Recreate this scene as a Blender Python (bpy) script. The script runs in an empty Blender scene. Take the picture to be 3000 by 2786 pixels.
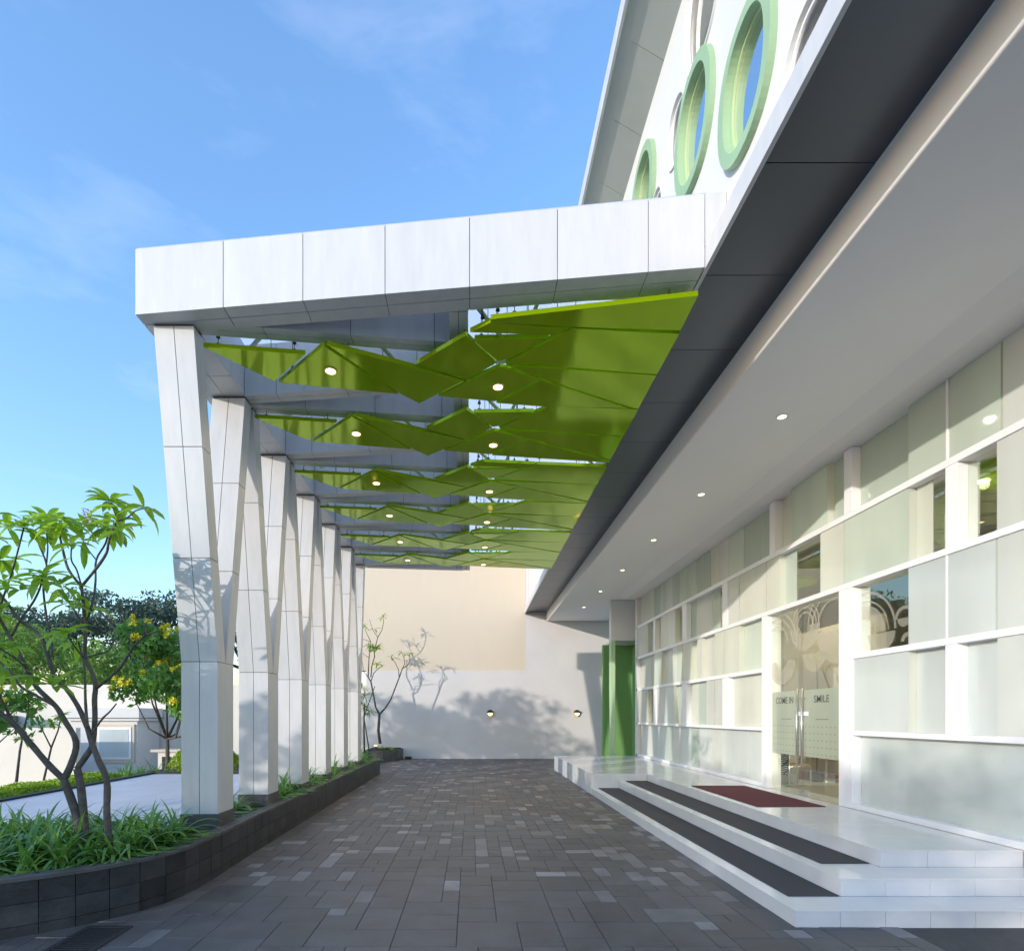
import bpy, bmesh, math, random
from mathutils import Vector, Matrix, noise
R = math.radians
scene = bpy.context.scene
COL = scene.collection
EYE, F, VX, VY = 1.6, 1600.0, 1380.0, 2096.0
def at(px, py, Y):            # a point seen at a place in the photo, at a chosen real distance
    return Vector(((px - VX) / F * Y, Y, EYE - (py - VY) / F * Y))
ORD = ['first', 'second', 'third', 'fourth', 'fifth', 'sixth', 'seventh']

# ------------------------------------------------------------------ materials
MATS = {}
def newmat(name):
    m = bpy.data.materials.new(name); m.use_nodes = True
    nt = m.node_tree; nt.nodes.clear()
    out = nt.nodes.new('ShaderNodeOutputMaterial')
    MATS[name] = m
    return m, nt, out
def N(nt, t, **kw):
    n = nt.nodes.new(t)
    for k, v in kw.items():
        if k in n.inputs: n.inputs[k].default_value = v
        else: setattr(n, k, v)
    return n
def c4(c): return (c[0], c[1], c[2], 1)
def pmat(name, c, rough=.6, metal=0, var=.0, vscale=3.0, bump=0, bscale=40, coat=0, spec=.5, streak=0, c2=None, attr=None, isl=0):
    m, nt, out = newmat(name)
    L = nt.links
    p = N(nt, 'ShaderNodeBsdfPrincipled'); p.inputs['Base Color'].default_value = c4(c)
    p.inputs['Roughness'].default_value = rough; p.inputs['Metallic'].default_value = metal
    p.inputs['Specular IOR Level'].default_value = spec
    if coat: p.inputs['Coat Weight'].default_value = coat; p.inputs['Coat Roughness'].default_value = .05
    tc = N(nt, 'ShaderNodeTexCoord')
    src = None
    if attr:
        a = N(nt, 'ShaderNodeAttribute'); a.attribute_name = attr; src = a.outputs['Color']
    if var or c2:
        n = N(nt, 'ShaderNodeTexNoise', Scale=vscale, Detail=6.0, Roughness=.62)
        mp = N(nt, 'ShaderNodeMapping'); L.new(tc.outputs['Object'], mp.inputs[0]); L.new(mp.outputs[0], n.inputs['Vector'])
        if streak: mp.inputs['Scale'].default_value = (streak, streak, 1)
        cr = N(nt, 'ShaderNodeValToRGB'); cr.color_ramp.elements[0].position = .3; cr.color_ramp.elements[1].position = .72
        lo = c2 if c2 else tuple(v * (1 - var) for v in c)
        hi = c if c2 else tuple(min(1, v * (1 + var)) for v in c)
        if attr:
            cr.color_ramp.elements[0].color = (1 - var,) * 3 + (1,); cr.color_ramp.elements[1].color = (1 + var,) * 3 + (1,)
            mx = N(nt, 'ShaderNodeMix', data_type='RGBA', blend_type='MULTIPLY'); mx.inputs[0].default_value = 1
            L.new(src, mx.inputs[6]); L.new(cr.outputs[0], mx.inputs[7]); src = mx.outputs[2]
        else:
            cr.color_ramp.elements[0].color = c4(lo); cr.color_ramp.elements[1].color = c4(hi); src = cr.outputs[0]
        L.new(n.outputs[0], cr.inputs[0])
        rr = N(nt, 'ShaderNodeMapRange'); rr.inputs[3].default_value = max(.02, rough - .08); rr.inputs[4].default_value = min(1, rough + .1)
        L.new(n.outputs[0], rr.inputs[0]); L.new(rr.outputs[0], p.inputs['Roughness'])
    if isl:
        g = N(nt, 'ShaderNodeNewGeometry'); r2 = N(nt, 'ShaderNodeMapRange'); r2.inputs[3].default_value = 1-isl; r2.inputs[4].default_value = 1+isl
        L.new(g.outputs['Random Per Island'], r2.inputs[0])
        m2 = N(nt, 'ShaderNodeVectorMath', operation='SCALE'); L.new(r2.outputs[0], m2.inputs['Scale'])
        if src: L.new(src, m2.inputs[0])
        else: m2.inputs[0].default_value = c
        src = m2.outputs[0]
    if src: L.new(src, p.inputs['Base Color'])
    if bump:
        b = N(nt, 'ShaderNodeBump'); b.inputs['Strength'].default_value = bump; b.inputs['Distance'].default_value = .01
        n2 = N(nt, 'ShaderNodeTexNoise', Scale=float(bscale), Detail=5.0); L.new(tc.outputs['Object'], n2.inputs['Vector'])
        L.new(n2.outputs[0], b.inputs['Height']); L.new(b.outputs[0], p.inputs['Normal'])
    L.new(p.outputs[0], out.inputs[0])
    return m
def leafmat(name, c, c2, trans=.35, rough=.4):
    m, nt, out = newmat(name); L = nt.links
    tc = N(nt, 'ShaderNodeTexCoord'); n = N(nt, 'ShaderNodeTexNoise', Scale=2.3, Detail=3.0)
    g = N(nt, 'ShaderNodeNewGeometry')
    L.new(tc.outputs['Object'], n.inputs['Vector'])
    ad = N(nt, 'ShaderNodeMath', operation='MULTIPLY_ADD'); ad.inputs[1].default_value = .6; 
    L.new(g.outputs['Random Per Island'], ad.inputs[0]); 
    sb = N(nt, 'ShaderNodeMath', operation='SUBTRACT'); sb.inputs[1].default_value = .28
    L.new(n.outputs[0], sb.inputs[0]); L.new(sb.outputs[0], ad.inputs[2])
    mx = N(nt, 'ShaderNodeMix', data_type='RGBA'); mx.inputs[6].default_value = c4(c); mx.inputs[7].default_value = c4(c2)
    L.new(ad.outputs[0], mx.inputs[0])
    p = N(nt, 'ShaderNodeBsdfPrincipled'); p.inputs['Roughness'].default_value = rough
    t = N(nt, 'ShaderNodeBsdfTranslucent'); ms = N(nt, 'ShaderNodeMixShader'); ms.inputs[0].default_value = trans
    br = N(nt, 'ShaderNodeMix', data_type='RGBA', blend_type='MULTIPLY'); br.inputs[0].default_value = 1; br.inputs[7].default_value = (1.5, 1.6, .7, 1)
    L.new(mx.outputs[2], p.inputs['Base Color']); L.new(mx.outputs[2], br.inputs[6]); L.new(br.outputs[2], t.inputs[0])
    L.new(p.outputs[0], ms.inputs[1]); L.new(t.outputs[0], ms.inputs[2]); L.new(ms.outputs[0], out.inputs[0])
    return m
def emit(name, c, s):
    m, nt, out = newmat(name); e = N(nt, 'ShaderNodeEmission'); e.inputs[0].default_value = c4(c); e.inputs[1].default_value = s
    nt.links.new(e.outputs[0], out.inputs[0]); return m
def glassmat(name, tint, gloss_lo=.05, gloss_hi=.7, frost=0., frostcol=(.7, .78, .68), rough=.0, tl=.3):
    # thin pane: transparent + mirror by fresnel, and a share of frosted film
    m, nt, out = newmat(name); L = nt.links
    tr = N(nt, 'ShaderNodeBsdfTransparent'); tr.inputs[0].default_value = c4(tint)
    gl = N(nt, 'ShaderNodeBsdfGlossy'); gl.inputs['Roughness'].default_value = rough; gl.inputs[0].default_value = (1, 1, 1, 1)
    lw = N(nt, 'ShaderNodeLayerWeight'); lw.inputs[0].default_value = .25
    mr = N(nt, 'ShaderNodeMapRange'); mr.inputs[3].default_value = gloss_lo; mr.inputs[4].default_value = gloss_hi
    L.new(lw.outputs['Fresnel'], mr.inputs[0])
    base = tr.outputs[0]
    if frost:
        d = N(nt, 'ShaderNodeBsdfDiffuse'); d.inputs[0].default_value = c4(frostcol)
        t = N(nt, 'ShaderNodeBsdfTranslucent'); t.inputs[0].default_value = c4(frostcol)
        n = N(nt, 'ShaderNodeTexNoise', Scale=.9, Detail=3.0); tc = N(nt, 'ShaderNodeTexCoord')
        mp = N(nt, 'ShaderNodeMapping'); mp.inputs['Scale'].default_value = (1, 1.3, .35); L.new(tc.outputs['Object'], mp.inputs[0]); L.new(mp.outputs[0], n.inputs['Vector'])
        cr = N(nt, 'ShaderNodeValToRGB'); cr.color_ramp.elements[0].position = .35; cr.color_ramp.elements[1].position = .65
        cr.color_ramp.elements[0].color = c4(tuple(v * .86 for v in frostcol)); cr.color_ramp.elements[1].color = c4(tuple(min(1, v * 1.08) for v in frostcol))
        L.new(n.outputs[0], cr.inputs[0]); L.new(cr.outputs[0], d.inputs[0])
        a = N(nt, 'ShaderNodeMixShader'); a.inputs[0].default_value = tl; L.new(d.outputs[0], a.inputs[1]); L.new(t.outputs[0], a.inputs[2])
        b = N(nt, 'ShaderNodeMixShader'); b.inputs[0].default_value = frost; L.new(tr.outputs[0], b.inputs[1]); L.new(a.outputs[0], b.inputs[2])
        base = b.outputs[0]
    ms = N(nt, 'ShaderNodeMixShader'); L.new(mr.outputs[0], ms.inputs[0]); L.new(base, ms.inputs[1]); L.new(gl.outputs[0], ms.inputs[2])
    L.new(ms.outputs[0], out.inputs[0]); return m

pmat('acp', (.575, .575, .58), .36, var=.06, vscale=1.5, streak=6, isl=.025)
pmat('acp_dark_core', (.10, .085, .08), .9)
pmat('acp_soffit', (.60, .59, .60), .45, var=.05, vscale=2)
pmat('render_white', (.64, .64, .63), .8, var=.04, vscale=.8)
pmat('soffit_white', (.90, .86, .83), .85, var=.02, vscale=.5)
pmat('dark_panel', (.085, .098, .120), .30, metal=.3, isl=.06)  # blue reflection put into the base colour of the panels
pmat('eave_panel', (.42, .44, .42), .5, var=.05, vscale=2, isl=.04)
pmat('green_panel', (.35, .54, .003), .07, metal=.46, spec=.3, isl=.08, bump=.03, bscale=3)
pmat('rim_green', (.30, .45, .27), .5, var=.05)
pmat('rim_inner', (.42, .54, .30), .6)
pmat('frame_white', (.82, .82, .84), .35)
pmat('step_tile', (.70, .70, .70), .10, var=.04, vscale=3, spec=.5, isl=.02)
pmat('step_riser', (.64, .64, .66), .3, var=.06, vscale=3, isl=.03)
pmat('grout', (.17, .165, .16), .9)
pmat('mat_grey', (.062, .060, .066), .95, bump=.6, bscale=300, var=.08, vscale=4)
pmat('mat_red', (.13, .030, .040), .95, bump=.6, bscale=300, var=.12, vscale=5)
pmat('paver', (.1, .1, .1), .5, attr='tile', var=.28, vscale=3.5, bump=.35, bscale=45)
pmat('paver_grout', (.07, .068, .07), .9, var=.2, vscale=10)
pmat('planter_stone', (.055, .054, .056), .38, attr='tile', var=.45, vscale=4, bump=.3, bscale=30)
pmat('coping', (.085, .080, .080), .5, var=.35, vscale=5, bump=.3, bscale=40)
pmat('joint_stone', (.16, .155, .15), .9)
pmat('soil', (.035, .025, .018), .95, bump=1, bscale=60, var=.3, vscale=15)
pmat('terrace', (.56, .55, .58), .55, attr='tile', var=.07, vscale=1.5)
pmat('yard', (.42, .41, .39), .9, var=.2, vscale=.5)
pmat('wall_beige', (.60, .52, .41), .85, var=.015, vscale=1.2, streak=4, bump=.1, bscale=60)
pmat('wall_pale', (.60, .58, .57), .85, var=.04, vscale=1.0, bump=.1, bscale=60)
pmat('wall_cream', (.70, .66, .58), .85, var=.05, vscale=.8, bump=.1, bscale=60)
pmat('niche_green', (.17, .34, .12), .8, var=.08, vscale=1.5)
pmat('niche_mint', (.42, .60, .36), .6)
pmat('bark', (.13, .115, .10), .85, c2=(.055, .046, .040), vscale=14, bump=.7, bscale=45)
pmat('bark_dark', (.05, .042, .035), .9, var=.3, vscale=6)
pmat('black_metal', (.03, .03, .032), .5)
pmat('brass', (.85, .55, .18), .35, metal=.5)  # amber tone stands in for the warm halo round the downlights
pmat('steel', (.62, .62, .62), .28, metal=.9)
pmat('tube_white', (.62, .62, .64), .4)
pmat('roof_dark', (.09, .095, .12), .7, var=.2, vscale=1)
pmat('tarp_blue', (.05, .10, .35), .6)
pmat('red_paint', (.5, .05, .04), .5)
pmat('interior_wall', (.56, .51, .42), .8, var=.04, vscale=.7)
pmat('interior_white', (.68, .65, .58), .8)
pmat('interior_floor', (.48, .50, .46), .12)
pmat('lime', (.38, .60, .02), .4)
pmat('rug', (.18, .05, .04), .95)
pmat('cloth_black', (.02, .02, .03), .9)
pmat('cloth_white', (.75, .75, .75), .9)
pmat('wood_pale', (.35, .22, .12), .6)
pmat('etch', (.66, .66, .56), .7)
pmat('letter_grey', (.10, .11, .11), .6)
pmat('yellow_petal', (.88, .78, .07), .6, var=.15, vscale=20)
pmat('pink_petal', (.70, .42, .34), .6)
pmat('straw', (.55, .40, .18), .8)
leafmat('leaf_frangipani', (.13, .25, .025), (.40, .56, .07), .45)
leafmat('leaf_lily', (.055, .16, .035), (.25, .43, .11), .3, .28)
leafmat('leaf_hedge', (.14, .26, .02), (.42, .52, .05), .4)
leafmat('leaf_mid', (.05, .115, .022), (.20, .32, .05), .35)
leafmat('leaf_far_haze', (.040, .072, .058), (.085, .13, .088), .15, .7)  # bluish distance haze mixed into the leaf colours
leafmat('leaf_tecoma', (.05, .15, .03), (.18, .36, .08), .35)
emit('lamp_warm', (1, .76, .40), 3.4)
emit('lamp_amber', (1, .62, .22), 3.5)
emit('lamp_room', (1, .9, .72), 4)
glassmat('glass_clear', (.93, .96, .92), .03, .32)
glassmat('glass_round', (.12, .13, .22), .45, .9)
glassmat('frost_a', (.9, .95, .9), .04, .50, .86, (.83, .85, .77), .07)
glassmat('frost_b', (.85, .95, .88), .04, .50, .80, (.77, .84, .75), .06)
glassmat('frost_d', (.95, .93, .88), .04, .50, .88, (.80, .825, .78), .07)
glassmat('frost_e', (.8, .9, .84), .05, .60, .72, (.70, .78, .71), .05)
glassmat('frost_c', (.9, .95, .92), .04, .45, .88, (.79, .84, .82), .10)
glassmat('door_film', (.95, .97, .95), .03, .25, .62, (.55, .60, .50), .1)
glassmat('etch_film', (.95, .94, .90), .02, .12, .42, (.56, .53, .45), .2)
glassmat('roof_sheet', (.95, .96, 1), .02, .05, .75, (.93, .94, .97), .3, tl=.92)

# ------------------------------------------------------------------ mesh builder
class MB:
    def __init__(s): s.v = []; s.f = []; s.c = []
    def add(s, vs, fs, col=None):
        o = len(s.v); s.v += [tuple(v) for v in vs]
        for f in fs: s.f.append(tuple(i + o for i in f)); s.c.append(col)
        return s
    def box(s, x0, x1, y0, y1, z0, z1, col=None):
        return s.add([(x0,y0,z0),(x1,y0,z0),(x1,y1,z0),(x0,y1,z0),(x0,y0,z1),(x1,y0,z1),(x1,y1,z1),(x0,y1,z1)],
              [(0,3,2,1),(4,5,6,7),(0,1,5,4),(1,2,6,5),(2,3,7,6),(3,0,4,7)], col)
    def prism(s, poly, z0, z1, col=None):          # poly: list of (x,y), z0/z1 numbers or lists
        n = len(poly); a = sum(poly[i][0]*poly[(i+1)%n][1]-poly[(i+1)%n][0]*poly[i][1] for i in range(n))
        if a < 0: poly = poly[::-1]; 
        Z0 = z0 if callable(z0) else (lambda x, y: z0); Z1 = z1 if callable(z1) else (lambda x, y: z1)
        vs = [(x, y, Z0(x, y)) for x, y in poly] + [(x, y, Z1(x, y)) for x, y in poly]
        fs = [tuple(range(n))[::-1], tuple(range(n, 2*n))] + [(i, (i+1)%n, n+(i+1)%n, n+i) for i in range(n)]
        return s.add(vs, fs, col)
    def prismx(s, poly, x0, x1, col=None):         # poly in (y,z) extruded along x
        n = len(poly)
        vs = [(x0, y, z) for y, z in poly] + [(x1, y, z) for y, z in poly]
        fs = [tuple(range(n))[::-1], tuple(range(n, 2*n))] + [(i, (i+1)%n, n+(i+1)%n, n+i) for i in range(n)]
        return s.add(vs, fs, col)
    def tube(s, pts, rs, n=8, cap=True):
        pts = [Vector(p) for p in pts]
        if not hasattr(rs, '__len__'): rs = [rs] * len(pts)
        vs = []; ref = None
        for i, p in enumerate(pts):
            d = (pts[min(i+1, len(pts)-1)] - pts[max(i-1, 0)])
            if d.length < 1e-6: d = Vector((0, 0, 1))
            d.normalize()
            if ref is None: ref = d.orthogonal().normalized()
            u = (ref - d * ref.dot(d)); u = u.normalized() if u.length > 1e-5 else d.orthogonal().normalized(); ref = u
            w = d.cross(u)
            for k in range(n):
                a = 2*math.pi*k/n; vs.append(p + (u*math.cos(a) + w*math.sin(a)) * rs[i])
        fs = [(i*n+k, i*n+(k+1)%n, (i+1)*n+(k+1)%n, (i+1)*n+k) for i in range(len(pts)-1) for k in range(n)]
        if cap: fs += [tuple(range(n))[::-1], tuple(range((len(pts)-1)*n, len(pts)*n))]
        return s.add(vs, fs)
    def disc(s, c, r, h, n=20, r2=None):
        r2 = r if r2 is None else r2; x, y, z = c
        vs = [(x+r*math.cos(2*math.pi*k/n), y+r*math.sin(2*math.pi*k/n), z) for k in range(n)]
        vs += [(x+r2*math.cos(2*math.pi*k/n), y+r2*math.sin(2*math.pi*k/n), z+h) for k in range(n)]
        return s.add(vs, [tuple(range(n))[::-1], tuple(range(n, 2*n))] + [(i, (i+1)%n, n+(i+1)%n, n+i) for i in range(n)])
    def mesh(s, name, mat, smooth=False):
        me = bpy.data.meshes.new(name); me.from_pydata(s.v, [], s.f); me.materials.append(MATS[mat])
        if any(c is not None for c in s.c):
            ca = me.color_attributes.new('tile', 'FLOAT_COLOR', 'CORNER')
            for p in me.polygons:
                c = s.c[p.index] or (.1, .1, .1)
                for li in p.loop_indices: ca.data[li].color = (c[0], c[1], c[2], 1)
        if smooth:
            me.polygons.foreach_set('use_smooth', [True] * len(me.polygons))
        me.update()
        return me
    def build(s, name, mat, parent=None, smooth=False, bevel=0, loc=None):
        me = s.mesh(name, mat, smooth)
        o = bpy.data.objects.new(name, me); COL.objects.link(o)
        if parent: o.parent = parent
        if loc: o.location = loc
        if bevel:
            b = o.modifiers.new('bevel', 'BEVEL'); b.width = bevel; b.segments = 2; b.limit_method = 'ANGLE'; b.angle_limit = R(40)
        return o
def tag(o, label=None, cat=None, group=None, kind=None):
    if label: o['label'] = label
    if cat: o['category'] = cat
    if group: o['group'] = group
    if kind: o['kind'] = kind
    return o
def empty(name, loc=(0,0,0), label=None, cat=None, group=None):
    o = bpy.data.objects.new(name, None); COL.objects.link(o); o.location = loc; o.empty_display_size = .2
    return tag(o, label, cat, group)
def relparent(child, parent):                      # keep world place although the parent sits elsewhere
    child.parent = parent; child.matrix_parent_inverse = Matrix.Translation(parent.location).inverted()
def part(mb, name, mat, root, **kw):
    o = mb.build(name, mat, **kw); o.parent = root
    o.matrix_parent_inverse = Matrix.Translation(root.location).inverted() if root.parent is None else Matrix()
    return o
def sub(mb, name, mat, prt, **kw):
    o = mb.build(name, mat, **kw); o.parent = prt
    o.matrix_parent_inverse = prt.matrix_parent_inverse.inverted() if False else Matrix.Translation(prt.parent.location if prt.parent else prt.location) @ Matrix() 
    o.matrix_parent_inverse = Matrix() # parts carry no transform of their own beyond the inverse
    return o

# every root that parents world-placed meshes sits at the origin unless noted, which keeps transforms simple
def root0(name, label, cat, group=None): return empty(name, (0,0,0), label, cat, group)

rnd = random.Random(7)

# ------------------------------------------------------------------ ground
def sheet(name, x0, x1, y0, y1, z, mat, th=0):
    m = MB()
    if th: m.box(x0, x1, y0, y1, z - th, z)
    else: m.add([(x0,y0,z),(x1,y0,z),(x1,y1,z),(x0,y1,z)], [(0,1,2,3)])
    o = m.build(name, mat); tag(o, kind='structure'); return o
sheet('ground', -900, 900, -500, 1500, -.80, 'yard')

# ---- paved driveway: real tiles on a bed
def lerp(a, b, t): return a + (b - a) * t
def driveway():
    bed = MB().box(-6.0, 5.6, -6.0, 20.45, -.79, -.006)
    o = bed.build('driveway', 'paver_grout'); tag(o, kind='structure')
    U = .152; x0, x1, y0, y1 = -3.6, 3.3, 1.2, 20.4
    nx = int((x1-x0)/U); ny = int((y1-y0)/U)
    occ = [[False]*ny for _ in range(nx)]
    m = MB(); r = random.Random(12)
    for j in range(ny):
        yy = y0 + j*U
        for i in range(nx):
            if occ[i][j]: continue
            if yy < 3.9: sizes = [(3,2),(3,3),(4,2),(3,2),(2,3),(2,2)]
            elif yy < 5.2: sizes = [(3,2),(2,2),(3,3),(2,3),(2,2),(1,2),(1,1)]
            else: sizes = [(2,2),(2,2),(2,2),(2,1),(1,2),(1,1),(1,1)]
            # pattern of square slabs with narrow rows between
            s = r.choice(sizes)
            if yy >= 5.2 and (j % 5 == 4): s = r.choice([(1,1),(2,1),(1,1)])
            def fits(w, h):
                if i+w > nx or j+h > ny: return False
                return all(not occ[a][b] for a in range(i, i+w) for b in range(j, j+h))
            while not fits(*s):
                s = (max(1, s[0]-1), s[1]) if s[0] >= s[1] else (s[0], s[1]-1)
                if s[1] < 1: s = (s[0], 1)
            w, h = s
            for a in range(i, i+w):
                for b in range(j, j+h): occ[a][b] = True
            X0 = x0+i*U; X1 = X0+w*U; Y0 = yy; Y1 = yy+h*U; g = .0009 if yy > 4.5 else .0014
            t = r.random(); warm = min(1, max(0, (yy-4.5)/5)) * r.uniform(.2, 1) * (1 if r.random() < .8 else 2)
            v = r.uniform(.076, .098)
            v += .018*noise.noise(Vector((X0*.9, Y0*.6, 3)))
            if w*h <= 2 and yy > 3.3:
                if t < .13: v = r.uniform(.17, .26)
                elif t < .28: v = r.uniform(.14, .18)
            elif t < .04: v = r.uniform(.12, .15)
            elif t > .95: v = r.uniform(.065, .08)
            c = (v*(1.02+.18*warm), v*(1.0+.02*warm), v*(1.05-.14*warm))
            z = r.uniform(-.001, .001); b = .0025
            tx = r.uniform(-.0012, .0012); ty = r.uniform(-.0012, .0012)
            vs = [(X0+g,Y0+g,-.006),(X1-g,Y0+g,-.006),(X1-g,Y1-g,-.006),(X0+g,Y1-g,-.006),
                  (X0+g+b,Y0+g+b,z-tx-ty),(X1-g-b,Y0+g+b,z+tx-ty),(X1-g-b,Y1-g-b,z+tx+ty),(X0+g+b,Y1-g-b,z-tx+ty)]
            m.add(vs, [(4,5,6,7),(0,1,5,4),(1,2,6,5),(2,3,7,6),(3,0,4,7)], c)
    o = m.build('paving', 'paver'); tag(o, kind='structure')
driveway()

# ---- drain grate
dg = root0('drain_grate', 'dark slotted drain grate let into the paving beside the planter', 'drain grate')
m = MB(); m.box(-2.90,-2.86,3.0,4.14,0,.012); m.box(-2.60,-2.56,3.0,4.14,0,.012); m.box(-2.86,-2.60,4.10,4.14,0,.012); m.box(-2.86,-2.60,3.0,3.04,0,.012)
part(m, 'frame', 'black_metal', dg, bevel=.002)
m = MB()
for k in range(30): m.box(-2.858,-2.602,3.05+k*.035,3.05+k*.035+.016,.002,.010)
part(m, 'bars', 'black_metal', dg)
m = MB(); m.box(-2.858,-2.602,3.04,4.10,.0012,.0018); part(m, 'pit_shade', 'cloth_black', dg)  # flat black sheet standing in for the shade below the bars

# ------------------------------------------------------------------ planter with curved stone wall
PT = .43
ctrl = [(-2.50,15.0),(-2.52,12.5),(-2.53,10.0),(-2.54,7.8),(-2.54,6.2),(-2.53,5.4),(-2.545,4.95),(-2.63,4.62),(-2.79,4.37),(-2.98,4.17),(-3.2,4.0),(-3.5,3.83),(-3.95,3.68),(-4.6,3.58),(-5.6,3.55)]
def smooth_path(c, n=6):
    out = []
    for i in range(len(c)-1):
        p0 = Vector(c[max(i-1,0)]); p1 = Vector(c[i]); p2 = Vector(c[i+1]); p3 = Vector(c[min(i+2,len(c)-1)])
        for k in range(n):
            t = k/n; out.append(.5*((2*p1)+(p2-p0)*t+(2*p0-5*p1+4*p2-p3)*t*t+(3*p1-p0-3*p2+p3)*t**3))
    out.append(Vector(c[-1])); return out
path = smooth_path(ctrl)
def offs(path, d):
    out = []
    for i, p in enumerate(path):
        t = (path[min(i+1,len(path)-1)] - path[max(i-1,0)]).normalized()
        out.append(p + Vector((t.y, -t.x)) * -d if False else p + Vector((t.y, -t.x)) * d)
    return out
# travelling towards the camera and then left: right-hand normal (t.y,-t.x) points inwards (to -X)
inner = offs(path, .13)
if inner[5].x > path[5].x: inner = offs(path, -.13)
pl = root0('planter', 'long dark stone planter wall curving outwards along the driveway', 'planter')
m = MB(); r = random.Random(4)
# resample by length for tiles
def resample(p, step):
    out = [p[0]]; acc = 0
    for a, b in zip(p, p[1:]):
        L = (b-a).length; t = step - acc
        while t <= L: out.append(a + (b-a)*(t/L)); t += step
        acc = L - (t - step)
    return out
rp = resample(path, .22)
core = MB()
def ribbon(mb, A, B, z0, z1, col=None):
    n = len(A); vs = [(p[0],p[1],z0) for p in A] + [(p[0],p[1],z0) for p in B] + [(p[0],p[1],z1) for p in A] + [(p[0],p[1],z1) for p in B]
    fs = []
    for i in range(n-1):
        fs += [(i,i+1,2*n+i+1,2*n+i), (n+i+1,n+i,3*n+i,3*n+i+1), (2*n+i,2*n+i+1,3*n+i+1,3*n+i), (i+1,i,n+i,n+i+1)]
    fs += [(0,2*n,3*n,n),(n-1,2*n-1,4*n-1,3*n-1)]
    mb.add(vs, fs, col)
ribbon(core, offs(path, .024 if inner[5].x < path[5].x and offs(path,.13)[5].x < path[5].x else -.024), inner, -.02, PT-.035)
part(core, 'wall_core', 'joint_stone', pl)
sgn = 1 if offs(path,.13)[5].x < path[5].x else -1
for i in range(len(rp)-1):
    a, b = rp[i], rp[i+1]; t = (b-a).normalized(); nrm = Vector((t.y, -t.x))*sgn
    for (z0, z1) in ((0, .075), (.079, .235), (.239, PT-.034)):
        g = .0025; aa = a + t*g; bb = b - t*g
        v = r.uniform(.020, .042); c = (v*1.02, v, v*1.04)
        o_ = r.uniform(0, .003)
        q = [aa - nrm*o_, bb - nrm*o_, bb + nrm*.03, aa + nrm*.03]
        m.prism([(w.x, w.y) for w in q], z0, z1, c)
part(m, 'facing', 'planter_stone', pl)
cop = MB(); ribbon(cop, offs(path, -.012*sgn), inner, PT-.032, PT)
part(cop, 'coping', 'coping', pl, bevel=.004)
poly = [(p.x, p.y) for p in inner] + [(-5.6, 5.62), (-3.14, 5.62), (-3.14, 15.0)]
s_ = MB(); s_.prism(poly, -.01, PT-.05); part(s_, 'soil', 'soil', pl)

# ---- light grey terrace behind
def tiled(name, x0, x1, y0, y1, z, sx, sy, base, th=.3, mat='terrace', gm='grout', seed=1, kind='structure', skip=None):
    b = MB().box(x0, x1, y0, y1, z-th, z-.004).build(name, gm); tag(b, kind=kind)
    m = MB(); r = random.Random(seed); ny = max(1, round((y1-y0)/sy)); nx = max(1, round((x1-x0)/sx)); dx = (x1-x0)/nx; dy = (y1-y0)/ny
    for j in range(ny):
        for i in range(nx):
            v = r.uniform(.96, 1.04); g = .002
            c = tuple(k*v for k in base)
            X0, X1, Y0, Y1 = x0+i*dx+g, x0+(i+1)*dx-g, y0+j*dy+g, y0+(j+1)*dy-g
            m.add([(X0,Y0,z),(X1,Y0,z),(X1,Y1,z),(X0,Y1,z)], [(0,1,2,3)], c)
    o = m.build(name + '_tiles', mat); tag(o, kind=kind); return o
tiled('terrace', -6.45, -3.145, 5.63, 11.1, .415, .6, .6, (.56,.55,.58), th=1.2, seed=3)
m = MB(); m.box(-6.58,-6.452,5.4,11.24,-.79,.445); m.box(-6.45,-3.5,11.102,11.24,-.79,.445)
kb = m.build('terrace_kerb', 'terrace'); tag(kb, kind='structure')
sheet('walkway', -3.14, -2.67, 6.20, 7.12, .425, 'terrace', .045)

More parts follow.
